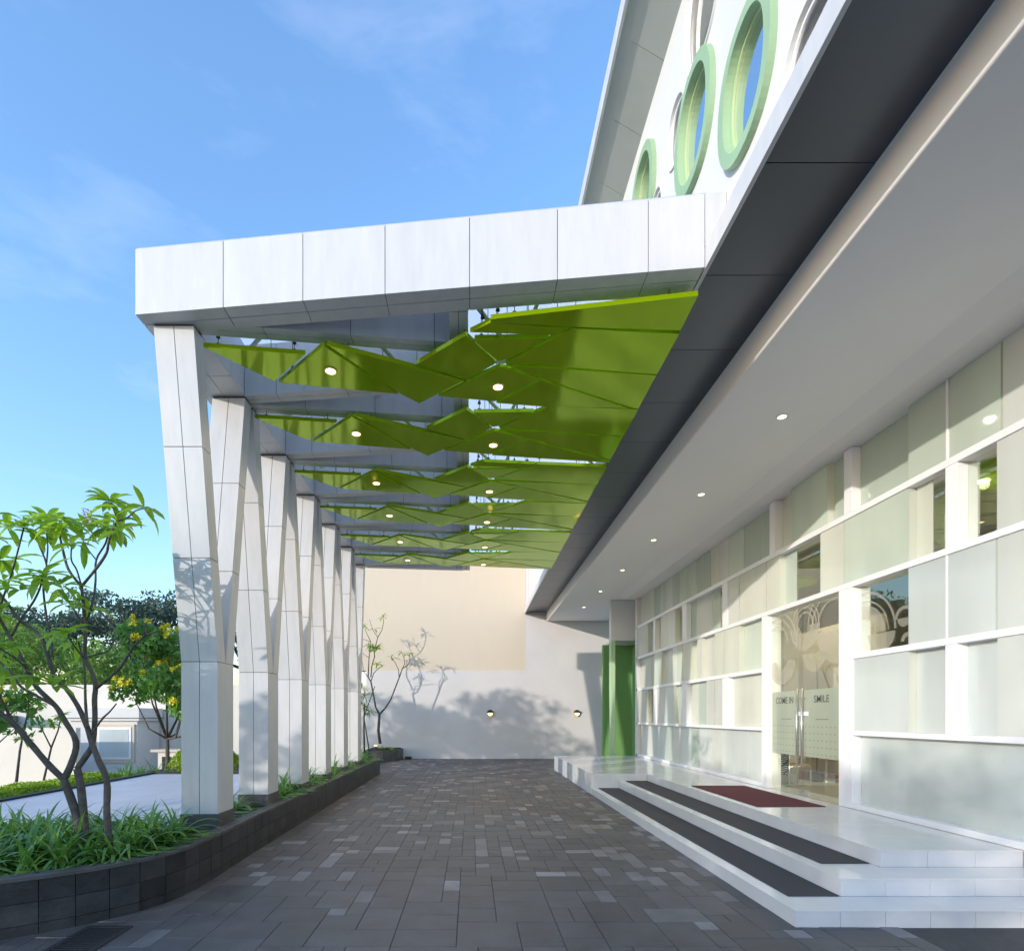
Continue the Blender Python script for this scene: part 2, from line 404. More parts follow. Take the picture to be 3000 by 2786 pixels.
# ------------------------------------------------------------------ V columns
XA, XB = -3.066, -2.68
ZS, ZT = 2.17, 5.38
colY = [5.777 + 1.435*k for k in range(6)]
def column(k):
    y0 = colY[k]; y1 = y0 + .38; mid = (y0+y1)/2
    root = root0('canopy_column', ['nearest of the white forked canopy columns, with leaf shadows high on it',
        'second white forked canopy column, standing on a bare stone plinth by the kerb',
        'third white forked canopy column counted from the nearest',
        'fourth white forked canopy column counted from the nearest',
        'fifth white forked canopy column, last but one before the back wall',
        'sixth and farthest white forked canopy column near the bare little tree'][k], 'column', 'white forked columns carrying the canopy')
    xm = (XA+XB)/2; g = .003; bz = .56 if k < 2 else .52
    core = MB().box(XA+.006, XB-.006, y0+.006, y1-.006, bz, ZS)
    for s in (-1, 1):
        a, b = (y0, mid-.004) if s < 0 else (mid+.004, y1)
        sh = s*.505
        core.prismx([(a+.006,ZS),(b-.006,ZS),(b-.006+sh,ZT),(a+.006+sh,ZT)], XA+.006, XB-.006)
    part(core, 'core', 'acp_dark_core', root)
    sh_ = MB()
    for (xa, xb) in ((XA, xm-g), (xm+g, XB)): sh_.box(xa, xb, y0, y1, bz, ZS-g)
    part(sh_, 'shaft', 'acp', root, bevel=.002)
    zj = [ZS, 3.22, 4.28, ZT]
    for s in (-1, 1):
        a, b = (y0, mid-.004) if s < 0 else (mid+.004, y1)
        lg = MB()
        for i in range(3):
            z0, z1 = zj[i]+g, zj[i+1]-(g if i < 2 else .02)
            f = lambda z: s*.505*(z-ZS)/(ZT-ZS)
            for (xa, xb) in ((XA, xm-g), (xm+g, XB)):
                lg.prismx([(a+f(z0),z0),(b+f(z0),z0),(b+f(z1),z1),(a+f(z1),z1)], xa, xb)
        part(lg, 'leg', 'acp', root, bevel=.002)
    pn = MB().box(XA-.01, XB+.01, y0-.012, y1+.012, .38, bz-.002)
    part(pn, 'plinth', 'coping', root, bevel=.004)
for k in range(6): column(k)

# ------------------------------------------------------------------ canopy
can = root0('canopy', 'white panelled canopy frame with lime green suspended ceiling panels over the driveway', 'canopy')
BH = .618
def beam(p0, p1, w, joints, name='beam', h=BH-.02, z0=ZT, lab=None):
    # p0,p1: lower front edge points (x,y); w: width going away (+y); joints: list of x
    d = (Vector(p1)-Vector(p0)); xs = [p0[0]] + [j for j in joints if min(p0[0],p1[0]) < j < max(p0[0],p1[0])] + [p1[0]]
    Y = lambda x: p0[1] + (x-p0[0])/(p1[0]-p0[0])*(p1[1]-p0[1])
    m = MB(); g = .003
    for a, b in zip(xs, xs[1:]):
        A, B = a+g, b-g
        m.prism([(A, Y(A)), (B, Y(B)), (B, Y(B)+w*.5-g), (A, Y(A)+w*.5-g)], z0, z0+h)
        m.prism([(A, Y(A)+w*.5+g), (B, Y(B)+w*.5+g), (B, Y(B)+w), (A, Y(A)+w)], z0, z0+h)
    o = part(m, name, 'acp', can, bevel=.002)
    if lab: o['label'] = lab
    c = MB(); A, B = p0[0]+.006, p1[0]-.006
    c.prism([(A, Y(A)+.006), (B, Y(B)+.006), (B, Y(B)+w-.006), (A, Y(A)+w-.006)], z0+.006, z0+h-.006)
    sub(c, 'core', 'acp_dark_core', o)
FY = lambda x: 4.816 - .106*x
beam((-3.17, FY(-3.17)), (1.974, FY(1.974)), .28, [-2.296,-1.533,-.771,-.012,.75,1.512], 'front_beam', h=BH)
part(MB().prism([(1.976, 4.816-.106*1.976), (2.146, 4.816-.106*2.146), (2.146, 4.87), (1.976, 4.88)], 5.563, ZT+BH), 'front_beam_end', 'acp', can)
nodes = [5.278, 6.47, 7.905, 9.34, 10.775, 12.21, 13.645]
XL = -.212
jx = [-2.29, -1.45, -.62]
for k, ny in enumerate(nodes):
    if k > 0: beam((-2.68, ny-.01), (XL, ny-.01-.11*(2.68+XL)), .17, jx)
    beam((-2.68, ny-.02 + (.20 if k else 0.0)), (XL, ny-.02+(.20 if k else 0.0)+.113*(2.68+XL)), .175, [j+.25 for j in jx], z0=ZT+.004)
# edge beam over the columns and long beam over the drive
def ybeam(x0, x1, ya, yb, js, name, mat='acp', z0=ZT+.008, h=BH-.016):
    m = MB(); g = .003; ys = [ya]+js+[yb]
    for a, b in zip(ys, ys[1:]):
        m.box(x0, (x0+x1)/2-g, a+g, b-g, z0, z0+h); m.box((x0+x1)/2+g, x1, a+g, b-g, z0, z0+h)
    o = part(m, name, mat, can, bevel=.002)
    c = MB().box(x0+.006, x1-.006, ya+.006, yb-.006, z0+.006, z0+h-.006); sub(c, 'core', 'acp_dark_core', o)
ybeam(-3.17, -2.683, 5.44, 13.95, [6.1,6.9,7.6,8.3,9.0,9.75,10.45,11.2,11.9,12.6,13.3], 'edge_beam')
ybeam(-.209, -.03, 5.13, 14.25, [], 'spine_beam')
m = MB().prism([(-3.16, FY(-3.16)+.01), (2.0, FY(2.0)+.01), (2.0, 14.3), (-3.16, 13.9)], ZT+BH+.004, ZT+BH+.016)
part(m, 'roof_sheet', 'roof_sheet', can)
# green panels
PZ = 5.26
def up(px, py, z=PZ):
    Y = (z-EYE)*F/(VY-py); return ((px-VX)/F*Y, Y)
def Cc(x, y): return (500+x/3.696, 900+y/3.696)
def Bb(x, y): return (900+x/3.696, 900+y/3.696)
def Aa(x, y): return (1300+x/2.4875, 800+y/2.4875)
panels = [
  [Cc(350,430), Cc(1462,512), Cc(1120,806)],
  [Cc(1652,415), Bb(985,948), Cc(1170,816)],
  [Bb(212,412), Bb(1696,800), Bb(1215,1050), Bb(1012,946)],
  [Aa(160,462), Aa(388,660), Aa(172,782), Bb(1180,625)],
  [Aa(410,682), Aa(700,768), Aa(372,940), Bb(1422,965), Bb(1722,812)],
  [Aa(712,780), Aa(1452,1010), Aa(1440,1024), Aa(810,982), Aa(382,948)],
  [Aa(452,672), Aa(1598,752), Aa(1460,1000), Aa(716,768)],
  [Aa(482,640), Aa(940,406), Aa(1776,445), Aa(1602,742), Aa(446,656)],
  [Aa(340,338), Aa(1918,174), Aa(1778,430), Aa(940,398), Aa(340,362)],
  [Aa(190,440), Aa(336,368), Aa(920,410), Aa(800,462)],
  [Aa(222,484), Aa(770,476), Aa(476,634), Aa(398,650), Aa(244,520)],
]
tilt = [(0,0,0),(.006,0,.0),(-.004,.0,.004),(.006,-.012,.006),(0,.01,0),(0,0,.002),(.004,0,.004),(-.004,.006,.004),(.012,-.01,.006),(0,0,.008),(0,.015,.004)]
bay = [0, 1.29, 2.80, 4.19, 5.70, 7.05]
def shrink(poly, d):
    cx = sum(p[0] for p in poly)/len(poly); cy = sum(p[1] for p in poly)/len(poly)
    return [(x+(cx-x)/math.hypot(cx-x, cy-y)*d, y+(cy-y)/math.hypot(cx-x, cy-y)*d) for x, y in poly]
rg = random.Random(5)
LAMPS = []
lights = [(-1.49, 5.795), (.300, 6.075)]
for b in range(6):
    for i, pg in enumerate(panels):
        if b > 0 and i == 8: continue
        if b % 2 == 1 and i == 9: continue
        w = [up(*q) for q in pg]
        if i == 8: w[0] = (w[0][0], w[0][1]); w[1] = (1.99, w[1][1])
        w = shrink(w, .002)
        w = [(min(x, 2.0), y + bay[b]) for x, y in w]
        cx = sum(p[0] for p in w)/len(w); cy = sum(p[1] for p in w)/len(w)
        ax, ay, dz = tilt[i]; ax += rg.uniform(-.004,.004); ay += rg.uniform(-.005,.005)
        if i == 8: ax = .006; ay = .0
        zf = lambda x, y, ax=ax, ay=ay, dz=dz, cx=cx, cy=cy: PZ + dz + ax*(x-cx) + ay*(y-cy)
        mm = MB().prism(w, zf, lambda x, y: zf(x, y) + .045)
        part(mm, 'ceiling_panel', 'green_panel', can, bevel=.003)
        pnl = COL.objects[-1]
        for q in w[:3]:
            hang = MB(); clips = hang
            hx, hy = q[0]+(cx-q[0])*.25, q[1]+(cy-q[1])*.25
            hang.tube([(hx, hy, zf(hx,hy)+.045), (hx, hy, ZT+BH)], .004, 5)
            clips.disc((hx, hy, zf(hx,hy)+.045), .022, .02, 8); clips.disc((hx, hy, zf(hx,hy)+.13), .022, .035, 8, .01); part(hang, 'hanger', 'black_metal', can)
    # tube struts above the panels
    tb = MB(); y = 5.35 + bay[b]
    for (a, c) in [((-2.4,y+.55,5.55),(-1.7,y+.05,5.75)), ((-2.1,y+.1,5.6),(-1.5,y+.75,5.8)), ((-1.2,y+.1,5.62),(-.75,y+.85,5.5)), ((-.45,y+.1,5.9),(-.21,y-.05,5.62)),
                   ((0.0,y-.12,5.55),(2.0,y-.16,5.60)), ((0.0,y+.85,5.62),(2.0,y+.85,5.62)), ((.0,y-.1,5.6),(.45,y+.5,5.5)), ((.75,y-.05,5.85),(.45,y+.75,5.5)), ((1.1,y+.7,5.85),(.75,y+.05,5.5)), ((1.3,y-.1,5.75),(1.98,y+.6,5.6)),
                   ((-2.6,y+.3,5.85),(-.2,y+.3,5.85))]:
        tb.tube([a, c], .022, 8)
    part(tb, 'strut', 'tube_white', can, smooth=True)
    for s, (lx, ly) in enumerate(lights):
        y = ly + bay[b] + (0 if s == 0 else .02*b)
        z = PZ - .004 + (0 if s == 0 else 0)
        lt = root0('downlight', 'round warm downlight, %s of the six in the %s row under the green ceiling' % (ORD[b] if b else 'nearest', 'left' if s == 0 else 'middle'), 'ceiling light', 'downlights in the green canopy ceiling')
        part(MB().disc((lx, y, z-.006), .052, .004, 24), 'lens', 'lamp_warm', lt)
        ring = MB(); n = 24
        vs = []
        for rr_, zz in ((.054, z-.008), (.064, z-.008), (.066, z+.004), (.054, z+.004)):
            vs += [(lx+rr_*math.cos(2*math.pi*k/n), y+rr_*math.sin(2*math.pi*k/n), zz) for k in range(n)]
        ring.add(vs, [(j*n+k, j*n+(k+1)%n, ((j+1)%4)*n+(k+1)%n, ((j+1)%4)*n+k) for j in range(4) for k in range(n)])
        part(ring, 'trim_ring', 'brass', lt)  # glow of the lens put into the ring colour
        LAMPS.append((lt, (lx, y, z-.03), 20))

def lamp(name, loc, w, parent, ang=150, size=.05, col=(1, .84, .62)):
    l = bpy.data.lights.new(name, 'SPOT'); l.energy = w; l.color = col; l.spot_size = R(ang); l.spot_blend = .6; l.shadow_soft_size = size
    o = bpy.data.objects.new(name, l); COL.objects.link(o); o.location = loc; o.parent = parent; return o

# ------------------------------------------------------------------ main building
bd = root0('building', 'white entrance building with overhanging upper floor, round windows and glass front', 'building')
SZ = 5.11          # white soffit
DZ = 5.42          # dark soffit
K = .9348
kz = lambda z: EYE + (z-EYE)*K
YN, YF = 1.0, 20.28
# soffit slab with rounded lower edge
prof = [(2.80,5.60),(2.80,SZ+.025)] + [(2.80+.025*(1-math.cos(R(a))), SZ+.025-.025*math.sin(R(a))) for a in (10,20,30,40,50,60,70,80,90)] + [(4.30,SZ),(4.575,5.036),(5.3,5.036),(5.3,5.60)]
def extr_y(prof, y0, y1):
    n = len(prof); vs = [(x,y0,z) for x,z in prof]+[(x,y1,z) for x,z in prof]
    return vs, [tuple(range(n)), tuple(range(n,2*n))[::-1]] + [(i,n+i,n+(i+1)%n,(i+1)%n) for i in range(n)]
prof2 = prof[:-4] + [(5.3, SZ), (5.3, 5.60)]
m = MB(); m.add(*extr_y(prof, YN, 16.1)); m.add(*extr_y(prof2, 16.1, YF)); part(m, 'soffit', 'soffit_white', bd)
# dark soffit panels of the upper floor
m = MB(); y = 3.777 - .965*3
while y < YF-.1:
    m.box(2.013, 3.0, max(y, YN)+.003, min(y+.965, YF)-.003, DZ, DZ+.04); y += .965
part(m, 'dark_soffit_panels', 'dark_panel', bd, bevel=.002)
m = MB().box(2.02, 3.0, YN, YF, DZ+.012, DZ+.10); part(m, 'soffit_core', 'cloth_black', bd)
m = MB().box(1.976, 2.011, YN, YF, DZ-.050, DZ+.14); part(m, 'fascia', 'acp', bd, bevel=.003)
XW = 2.15
wins = [  # centre y, z, a, b, kind
  (4.53, 6.86, .405, .53, 'g'), (5.58, 7.62, .42, .55, 'g'), (7.22, 8.44, .42, .55, 'g'),
  (5.42, 8.76, .46, .62, 'w'), (6.11, 8.13, .27, .35, 'w'), (3.72, 5.98, .34, .50, 'w'), (6.76, 7.80, .22, .30, 'w')]
wins = [(cy*K, kz(cz), a*K, b*K, k) for cy, cz, a, b, k in wins]
WT = kz(9.42)
def sup(a, b, n=48, e=2.25):
    out = []
    for k in range(n):
        t = 2*math.pi*k/n; c, s = math.cos(t), math.sin(t)
        out.append((a*abs(c)**(2/e)*(1 if c >= 0 else -1), b*abs(s)**(2/e)*(1 if s >= 0 else -1)))
    return out
def curve_fill(name, loops, depth):
    cu = bpy.data.curves.new(name, 'CURVE'); cu.dimensions = '2D'; cu.fill_mode = 'BOTH'; cu.extrude = depth/2
    for lp in loops:
        sp = cu.splines.new('POLY'); sp.points.add(len(lp)-1); sp.use_cyclic_u = True
        for i, (a, b) in enumerate(lp): sp.points[i].co = (a, b, 0, 1)
    tmp = bpy.data.objects.new(name, cu); COL.objects.link(tmp)
    dg_ = bpy.context.evaluated_depsgraph_get(); me = bpy.data.meshes.new_from_object(tmp.evaluated_get(dg_))
    COL.objects.unlink(tmp); bpy.data.objects.remove(tmp)
    return me
loops = [[(YN, DZ+.06), (YF, DZ+.06), (YF, WT), (YN, WT)]] + [[(cy+u, cz+v) for u, v in sup(a-.02, b-.02)] for cy, cz, a, b, k in wins if cz - b > DZ+.1] 
loops += [[(cy+u, max(DZ+.09, cz+v)) for u, v in sup(a-.02, b-.02)] for cy, cz, a, b, k in wins if cz - b <= DZ+.1]
me = curve_fill('upper_wall', loops, .26)
for v in me.vertices: u, w, d = v.co; v.co = (XW + .13 + d, u, w)
me.materials.clear(); me.materials.append(MATS['render_white'])
uw = bpy.data.objects.new('upper_wall', me); COL.objects.link(uw); uw.parent = bd
for cy, cz, a, b, kd in wins:
    rim = MB(); fl = lambda v: max(DZ+.15, v)
    rings = [(a+.035, b+.035, XW+.02), (a+.03, b+.03, XW-.055), (a-.06, b-.06, XW-.055), (a-.06, b-.06, XW-.02), (a-.065, b-.065, XW+.035)] if kd == 'g' else \
            [(a+.0, b+.0, XW+.01), (a-.005, b-.005, XW-.018), (a-.025, b-.025, XW-.018), (a-.03, b-.03, XW+.03), (a-.035, b-.035, XW+.07)]
    n = 48; vs = []
    for (ra, rb, x) in rings: vs += [(x, cy+u, fl(cz+v)) for u, v in sup(ra, rb)]
    rim.add(vs, [(j*n+k, j*n+(k+1)%n, (j+1)*n+(k+1)%n, (j+1)*n+k) for j in range(len(rings)-1) for k in range(n)])
    w_ = part(rim, 'round_window', 'rim_green' if kd == 'g' else 'render_white', bd, smooth=False)
    w_['label'] = 'round window with thick pale green rim' if kd == 'g' else 'round window with plain white rim'
    aa, bb2, x = rings[-1]
    gl = MB(); gl.add([(XW+(.032 if kd == 'g' else .062), cy+u, fl(cz+v)) for u, v in sup(aa+.02, bb2+.02)], [tuple(range(48))])
    sub(gl, 'pane', 'glass_round', w_)
    fr = MB(); vs = []
    for (ra, rb, x) in [(aa+.01,bb2+.01,XW+.015),(aa-.022,bb2-.022,XW+.015),(aa-.022,bb2-.022,XW+.031)]: vs += [(x, cy+u, fl(cz+v)) for u, v in sup(ra, rb)]
    fr.add(vs, [(j*n+k, j*n+(k+1)%n, (j+1)*n+(k+1)%n, (j+1)*n+k) for j in range(2) for k in range(n)])
    sub(fr, 'frame', 'rim_inner' if kd == 'g' else 'frame_white', w_)
m = MB().box(XW+.27, 7.5, YN, YF, 5.70, WT-.02); part(m, 'upper_room', 'interior_white', bd)
# eave: sloping grey panels
m = MB(); dy = .85*K; y = (6.51-.85*7)*K; ex0, ex1, ez0, ez1 = 2.30*K, 1.80*K, kz(9.40), kz(9.70)
while y < YF:
    m.add([(ex0,y+.003,ez0),(ex0,y+dy-.003,ez0),(ex1,y+dy-.003,ez1),(ex1,y+.003,ez1),(ex0,y+.003,ez0+.03),(ex0,y+dy-.003,ez0+.03),(ex1,y+dy-.003,ez1+.03),(ex1,y+.003,ez1+.03)],
          [(0,1,2,3),(4,7,6,5),(0,3,7,4),(1,5,6,2),(0,4,5,1),(3,2,6,7)]); y += dy
part(m, 'eave_panels', 'eave_panel', bd)
m = MB().add(*extr_y([(ex1-.02,ez1+.002),(ex1-.02,ez1+.16),(2.6,ez1+.16),(7.5,ez1),(ex0+.03,ez0+.022)][::-1], .56, YF+.1)); part(m, 'roof', 'eave_panel', bd)
m = MB().box(ex1-.055, ex1-.024, .56, YF+.1, ez1-.04, ez1+.18); part(m, 'eave_trim', 'acp', bd)
# back part of the building against the far wall + green niche
m = MB().box(4.25, 4.37, 16.55, 16.80, .42, SZ-.002); 
part(MB().box(4.25, 4.37, 16.55, 16.80, 3.88, SZ-.002), 'post_head', 'render_white', bd)
part(MB().box(4.25, 4.37, 16.55, 16.80, -.02, 3.878), 'niche_post', 'niche_mint', bd)
part(MB().box(4.372, 5.3, 16.56, 17.2, 3.88, SZ-.002), 'niche_lintel', 'render_white', bd)
m = MB(); m.box(4.30, 5.9, 17.75, 17.95, 0, 3.90); m.box(5.22, 5.30, 16.25, 17.745, 0, 3.87)
part(m, 'niche_wall', 'niche_green', bd)
part(MB().box(4.40, 5.3, 17.22, 17.74, 3.88, 3.95), 'niche_ceiling', 'soffit_white', bd)
# ---- glass front
XF, XR = 4.85, 4.96
YD0, YD1 = 7.20, 8.95
zr = [(.4875,1.35),(1.41,2.32),(2.39,3.24),(3.31,4.134),(4.21,5.03)]
tz = [(.42,.4875),(1.35,1.41),(2.32,2.39),(3.24,3.31),(4.134,4.21)]
YE = 3.2
for i, (a, b) in enumerate(tz):
    m = MB(); segs = [(YE, 16.05)] if i >= 3 else [(YE, YD0-.25), (YD1+.16, 16.05)]
    for s in segs: m.box(XF, XR+.12, s[0], s[1], a, b)
    part(m, 'sill' if i == 0 else 'transom', 'frame_white', bd, bevel=.004)
# door frame posts
for (a, b) in ((YD0-.25, YD0), (YD1, YD1+.16)):
    part(MB().box(XF-.004, XR+.12, a, b, .42, 3.238), 'door_post', 'frame_white', bd, bevel=.004)
def post(row, ya, yb, x0=XF+.003):
    z0, z1 = zr[row]; part(MB().box(x0, XR+.10, ya, yb, z0+.001, z1-.001), 'mullion', 'frame_white', bd, bevel=.003)
rowcells = {
 0: [(YE,6.94,'R3'),(9.12,9.7,'R3'),(9.71,10.35,'R3'),(10.36,10.8,'R3'),(10.81,11.3,'R4'),(11.31,11.85,'R3'),(11.86,12.3,'R5'),(12.31,12.9,'R3'),(12.91,13.4,'R4'),(13.41,13.9,'R5'),(13.91,14.5,'R3'),(14.51,15.1,'R3'),(15.11,15.9,'R4')],
 1: [(YE,5.05,'F4'),(5.07,5.45,'R3'),(5.60,6.077,'R3'),(6.08,6.94,'F3'),(9.12,10.30,'R1'),(10.56,10.9,'F4'),(10.92,11.3,'F4'),(11.31,11.52,'C'),(11.53,11.9,'R5'),(11.91,12.3,'R1'),(12.57,13.1,'R5'),(13.12,13.7,'F3'),(13.72,14.3,'F4'),(14.55,14.8,'R5'),(14.81,15.0,'C'),(15.02,16.0,'F1')],
 2: [(YE,5.05,'F4'),(5.07,5.575,'F3'),(5.59,6.077,'F3'),(6.10,6.94,'C'),(9.12,9.25,'C'),(9.26,9.9,'R2'),(9.92,10.5,'F1'),(10.52,10.9,'F1'),(10.92,11.2,'R4'),(11.21,11.5,'R4'),(11.52,11.75,'F4'),(11.77,12.0,'R2'),(12.02,12.57,'F1'),(12.59,12.9,'F2'),(12.91,13.2,'F4'),(13.22,13.5,'R5'),(13.51,13.9,'R4'),(13.92,14.5,'F2'),(14.52,15.0,'R1'),(15.02,15.9,'R1')],
 3: [(YE,5.055,'F4'),(5.075,5.45,'C'),(5.60,5.85,'C'),(5.87,6.077,'R1'),(6.08,7.12,'F2'),(7.14,7.61,'F1'),(7.63,8.3,'C'),(8.32,8.6,'R5'),(8.61,8.99,'F1'),(9.01,9.9,'F1'),(9.92,10.33,'F4'),(10.56,10.85,'C'),(10.86,11.2,'R5'),(11.22,11.6,'R4'),(11.61,12.0,'R4'),(12.02,12.30,'R5'),(12.57,13.0,'C'),(13.02,13.5,'F4'),(13.52,14.0,'F4'),(14.02,14.4,'C'),(14.55,15.0,'R5'),(15.02,16.0,'F1')],
 4: [(YE,5.0,'F4'),(5.02,5.56,'F2'),(5.59,6.077,'F2'),(6.09,6.95,'R5'),(7.13,7.45,'R5'),(7.47,8.3,'F2'),(8.32,8.7,'R1'),(8.90,9.35,'R5'),(9.36,9.9,'R5'),(9.92,10.5,'R2'),(10.52,10.9,'R4'),(10.91,11.3,'R1'),(11.32,11.6,'R5'),(11.61,12.0,'R5'),(12.02,12.5,'R2'),(12.51,13.0,'R2'),(13.02,13.45,'R5'),(13.46,13.9,'R4'),(13.92,14.3,'R2'),(14.31,14.8,'R5'),(14.82,15.4,'R1'),(15.41,15.95,'R1')],
}
fm = {'1': 'frost_a', '2': 'frost_b', '3': 'frost_c', '4': 'frost_d', '5': 'frost_e'}
for rw, cells in rowcells.items():
    z0, z1 = zr[rw]
    for (a, b, t) in cells:
        x = XF + .018 if t[0] == 'F' else XR
        if t == 'C':
            cp = part(MB().box(x, x+.008, a, b, z0-.0, z1+.0), 'glass_pane', 'glass_clear', bd)
            if rw == 2 and a < 7:
                em = MB(); xq = x - .001
                for (cy, cz, r0_, r1_, a0, a1) in ((6.90,2.62,.50,.53,0,180),(6.90,2.62,.40,.42,0,180),(6.90,2.62,.20,.36,0,180),(6.25,2.72,.10,.14,0,180),(6.25,2.72,.0,.10,180,360),(6.60,2.60,.0,.22,180,360),(6.2,2.45,.05,.10,0,180)):
                    vs = []; xq -= .0004
                    for k in range(31):
                        t_ = R(a0+(a1-a0)*k/30)
                        for q in (r0_, r1_): vs.append((xq, min(b-.01, max(a+.01, cy+q*math.cos(t_))), min(z1-.01, max(z0+.01, cz+q*math.sin(t_)))))
                    em.add(vs, [(2*k,2*k+1,2*k+3,2*k+2) for k in range(30)])
                sub(em, 'etched_pattern', 'etch_film', cp)
        else:
            part(MB().box(x, x+.010, a, b, z0, z1), 'frosted_pane', fm[t[1]], bd)
        if t[0] == 'F':
            part(MB().box(x+.0105, XR+.03, a, a+.008, z0, z1), 'pane_return', 'frost_a', bd); part(MB().box(x+.0105, XR+.03, b-.008, b, z0, z1), 'pane_return', 'frost_a', bd)
post(1, 5.453, 5.59); post(3, 5.453, 5.59); post(1, 10.31, 10.55); post(3, 10.34, 10.55); post(1, 12.31, 12.56); post(3, 12.31, 12.56); post(1, 14.31, 14.54); post(3, 14.41, 14.54)
post(4, 6.96, 7.11); post(4, 8.72, 8.88); post(4, 5.565, 5.585); post(2, 5.578, 5.587); 
m = MB().box(4.575+.3, 5.2, YE, 16.05, 5.031, 5.035)
part(MB().box(XF-.0, 5.3, 15.95, 16.14, .42, 5.034), 'end_wall', 'render_white', bd)
# double glass door
XD = 4.93
for s, (a, b) in enumerate(((YD0+.012, 8.117), (8.131, YD1-.012))):
    lf = part(MB().box(XD, XD+.012, a, b, .432, 3.225), 'door_leaf', 'glass_clear', bd)
    lf['label'] = 'right glass leaf lettered SMILE' if s == 0 else 'left glass leaf lettered COME IN'
    sub(MB().box(XD-.0025, XD-.001, a+.002, b-.002, 1.0, 1.98), 'frosted_film', 'door_film', lf)
    hy = 8.117-.055 if s == 0 else 8.131+.055
    hm = MB(); hm.tube([(XD-.05, hy, .84), (XD-.05, hy, 2.0)], .014, 10)
    for zz in (.98, 1.86): hm.tube([(XD-.05, hy, zz), (XD, hy, zz)], .008, 8)
    sub(hm, 'handle', 'steel', lf, smooth=True)
    sub(MB().box(XD-.006, XD+.018, 8.117-.14 if s == 0 else 8.131, 8.117 if s == 0 else 8.131+.14, 1.60, 1.66), 'lock', 'frame_white', lf)
    mm = MB()
    for rw_ in range(5):
        for k in range(9):
            yy = a + .08 + k*(b-a-.16)/8; zz = 1.44 - rw_*.098
            mm.box(XD-.0055, XD-.0045, yy-.010, yy+.010, zz-.006, zz+.006)
    mm.box(XD-.0055, XD-.0045, (a+b)/2-.14, (a+b)/2+.14, 1.545, 1.553)
    sub(mm, 'film_dots', 'letter_grey', lf)
    sub(MB().box(XD-.004, XD+.016, b-.1 if s == 0 else a, b if s == 0 else a+.1, .432, .50), 'patch_fitting', 'steel', lf)
    # etched rings and bowls
    et = MB()
    xo = [XD-.0035]
    def arc(cy, cz, r0, r1, a0, a1, n=40):
        vs = []; xo[0] -= .0004; x = xo[0]
        for k in range(n+1):
            t = R(a0 + (a1-a0)*k/n)
            for rr_ in (r0, r1): vs.append((x, min(b-.004, max(a+.004, cy + rr_*math.cos(t))), min(3.21, cz + rr_*math.sin(t))))
        et.add(vs, [(2*k, 2*k+1, 2*k+3, 2*k+2) for k in range(n)])
    for (cy, cz, rr0) in ((8.06, 2.93, .34), (7.42, 2.85, .58), (8.80, 2.70, .55)):
        for f in (1, .82, .60): arc(cy, cz, rr0*f-.028, rr0*f, 0, 180)
    for (cy, cz, rr0, inn) in ((8.06, 2.92, .36, .12), (7.32, 2.76, .46, .0), (8.66, 2.46, .37, .14), (7.84, 2.50, .27, .0)):
        if cy - rr0 < b and cy + rr0 > a: arc(cy, cz, inn, rr0, 180, 360)
    sub(et, 'etched_pattern', 'etch_film', lf)
    # lettering
    txt = 'SMILE' if s == 0 else 'COME IN'
    cu = bpy.data.curves.new('lettering', 'FONT'); cu.body = txt; cu.size = .145; cu.offset = .0015
    tmp = bpy.data.objects.new('lettering', cu); COL.objects.link(tmp)
    bpy.context.view_layer.update()
    me = bpy.data.meshes.new_from_object(tmp.evaluated_get(bpy.context.evaluated_depsgraph_get())); COL.objects.unlink(tmp); bpy.data.objects.remove(tmp)
    xs = [v.co.x for v in me.vertices]; w0 = min(xs); wd = max(xs)-w0
    ys, ye = (7.845, 7.513) if s == 0 else (8.82, 8.35)
    for v in me.vertices: v.co = (XD-.006, ys + (v.co.x-w0)/wd*(ye-ys), 1.79 + v.co.y)
    me.materials.clear(); me.materials.append(MATS['letter_grey'])
    o = bpy.data.objects.new('lettering', me); COL.objects.link(o); o.parent = lf
# interior
m = MB(); m.box(9.6, 9.7, 2.5, 16.2, .3, 5.7); m.box(5.31, 9.6, 2.5, 2.6, .3, 5.7); m.box(5.31, 9.6, 16.16, 16.25, .3, 5.7); m.box(7.2, 7.3, 9.6, 16.1, .42, 3.4); m.box(7.6, 7.7, 3.0, 6.5, .42, 3.0)
part(m, 'interior_wall', 'interior_wall', bd)
part(MB().box(5.303, 9.6, 2.6, 16.1, 5.04, 5.1), 'interior_ceiling', 'interior_white', bd)
part(MB().box(4.86, 9.6, 2.6, 16.14, .2, .419), 'interior_floor', 'interior_floor', bd)
m = MB()
for yy in (6.3, 9.6, 11.9, 14.2): m.box(5.5, 5.75, yy, yy+.25, .42, 5.03)
part(m, 'interior_column', 'interior_white', bd)
for i, (x, y, z) in enumerate([(6.0,6.4,4.35),(6.6,5.9,4.75),(7.4,6.7,4.15),(6.3,7.3,3.75),(6.9,8.2,4.5),(6.4,10.9,4.2),(6.2,13.2,4.3)]):
    pd = root0('pendant_lamp', ['lime green disc lamp in the clear pane, nearest the frosted glass', 'large lime green disc lamp hanging highest behind the upper clear pane', 'lime green disc lamp hanging deeper in the lobby', 'small lime green disc lamp low behind the right clear pane',
         'lime green disc lamp hanging above the door line', 'lime green disc lamp hanging behind the middle glass bays', 'lime green disc lamp hanging behind the farthest glass bays'][i], 'pendant lamp', 'lime green lamps in the lobby')
    part(MB().disc((x,y,z), .42, .10, 28), 'shade', 'lime', pd, bevel=.01)
    part(MB().tube([(x,y,z+.1),(x,y,5.03)], .008, 6), 'rod', 'black_metal', pd)
    part(MB().disc((x,y,z-.01), .06, .008, 14), 'bulb', 'lamp_room', pd); LAMPS.append((pd, (x, y, z-.05), 48))
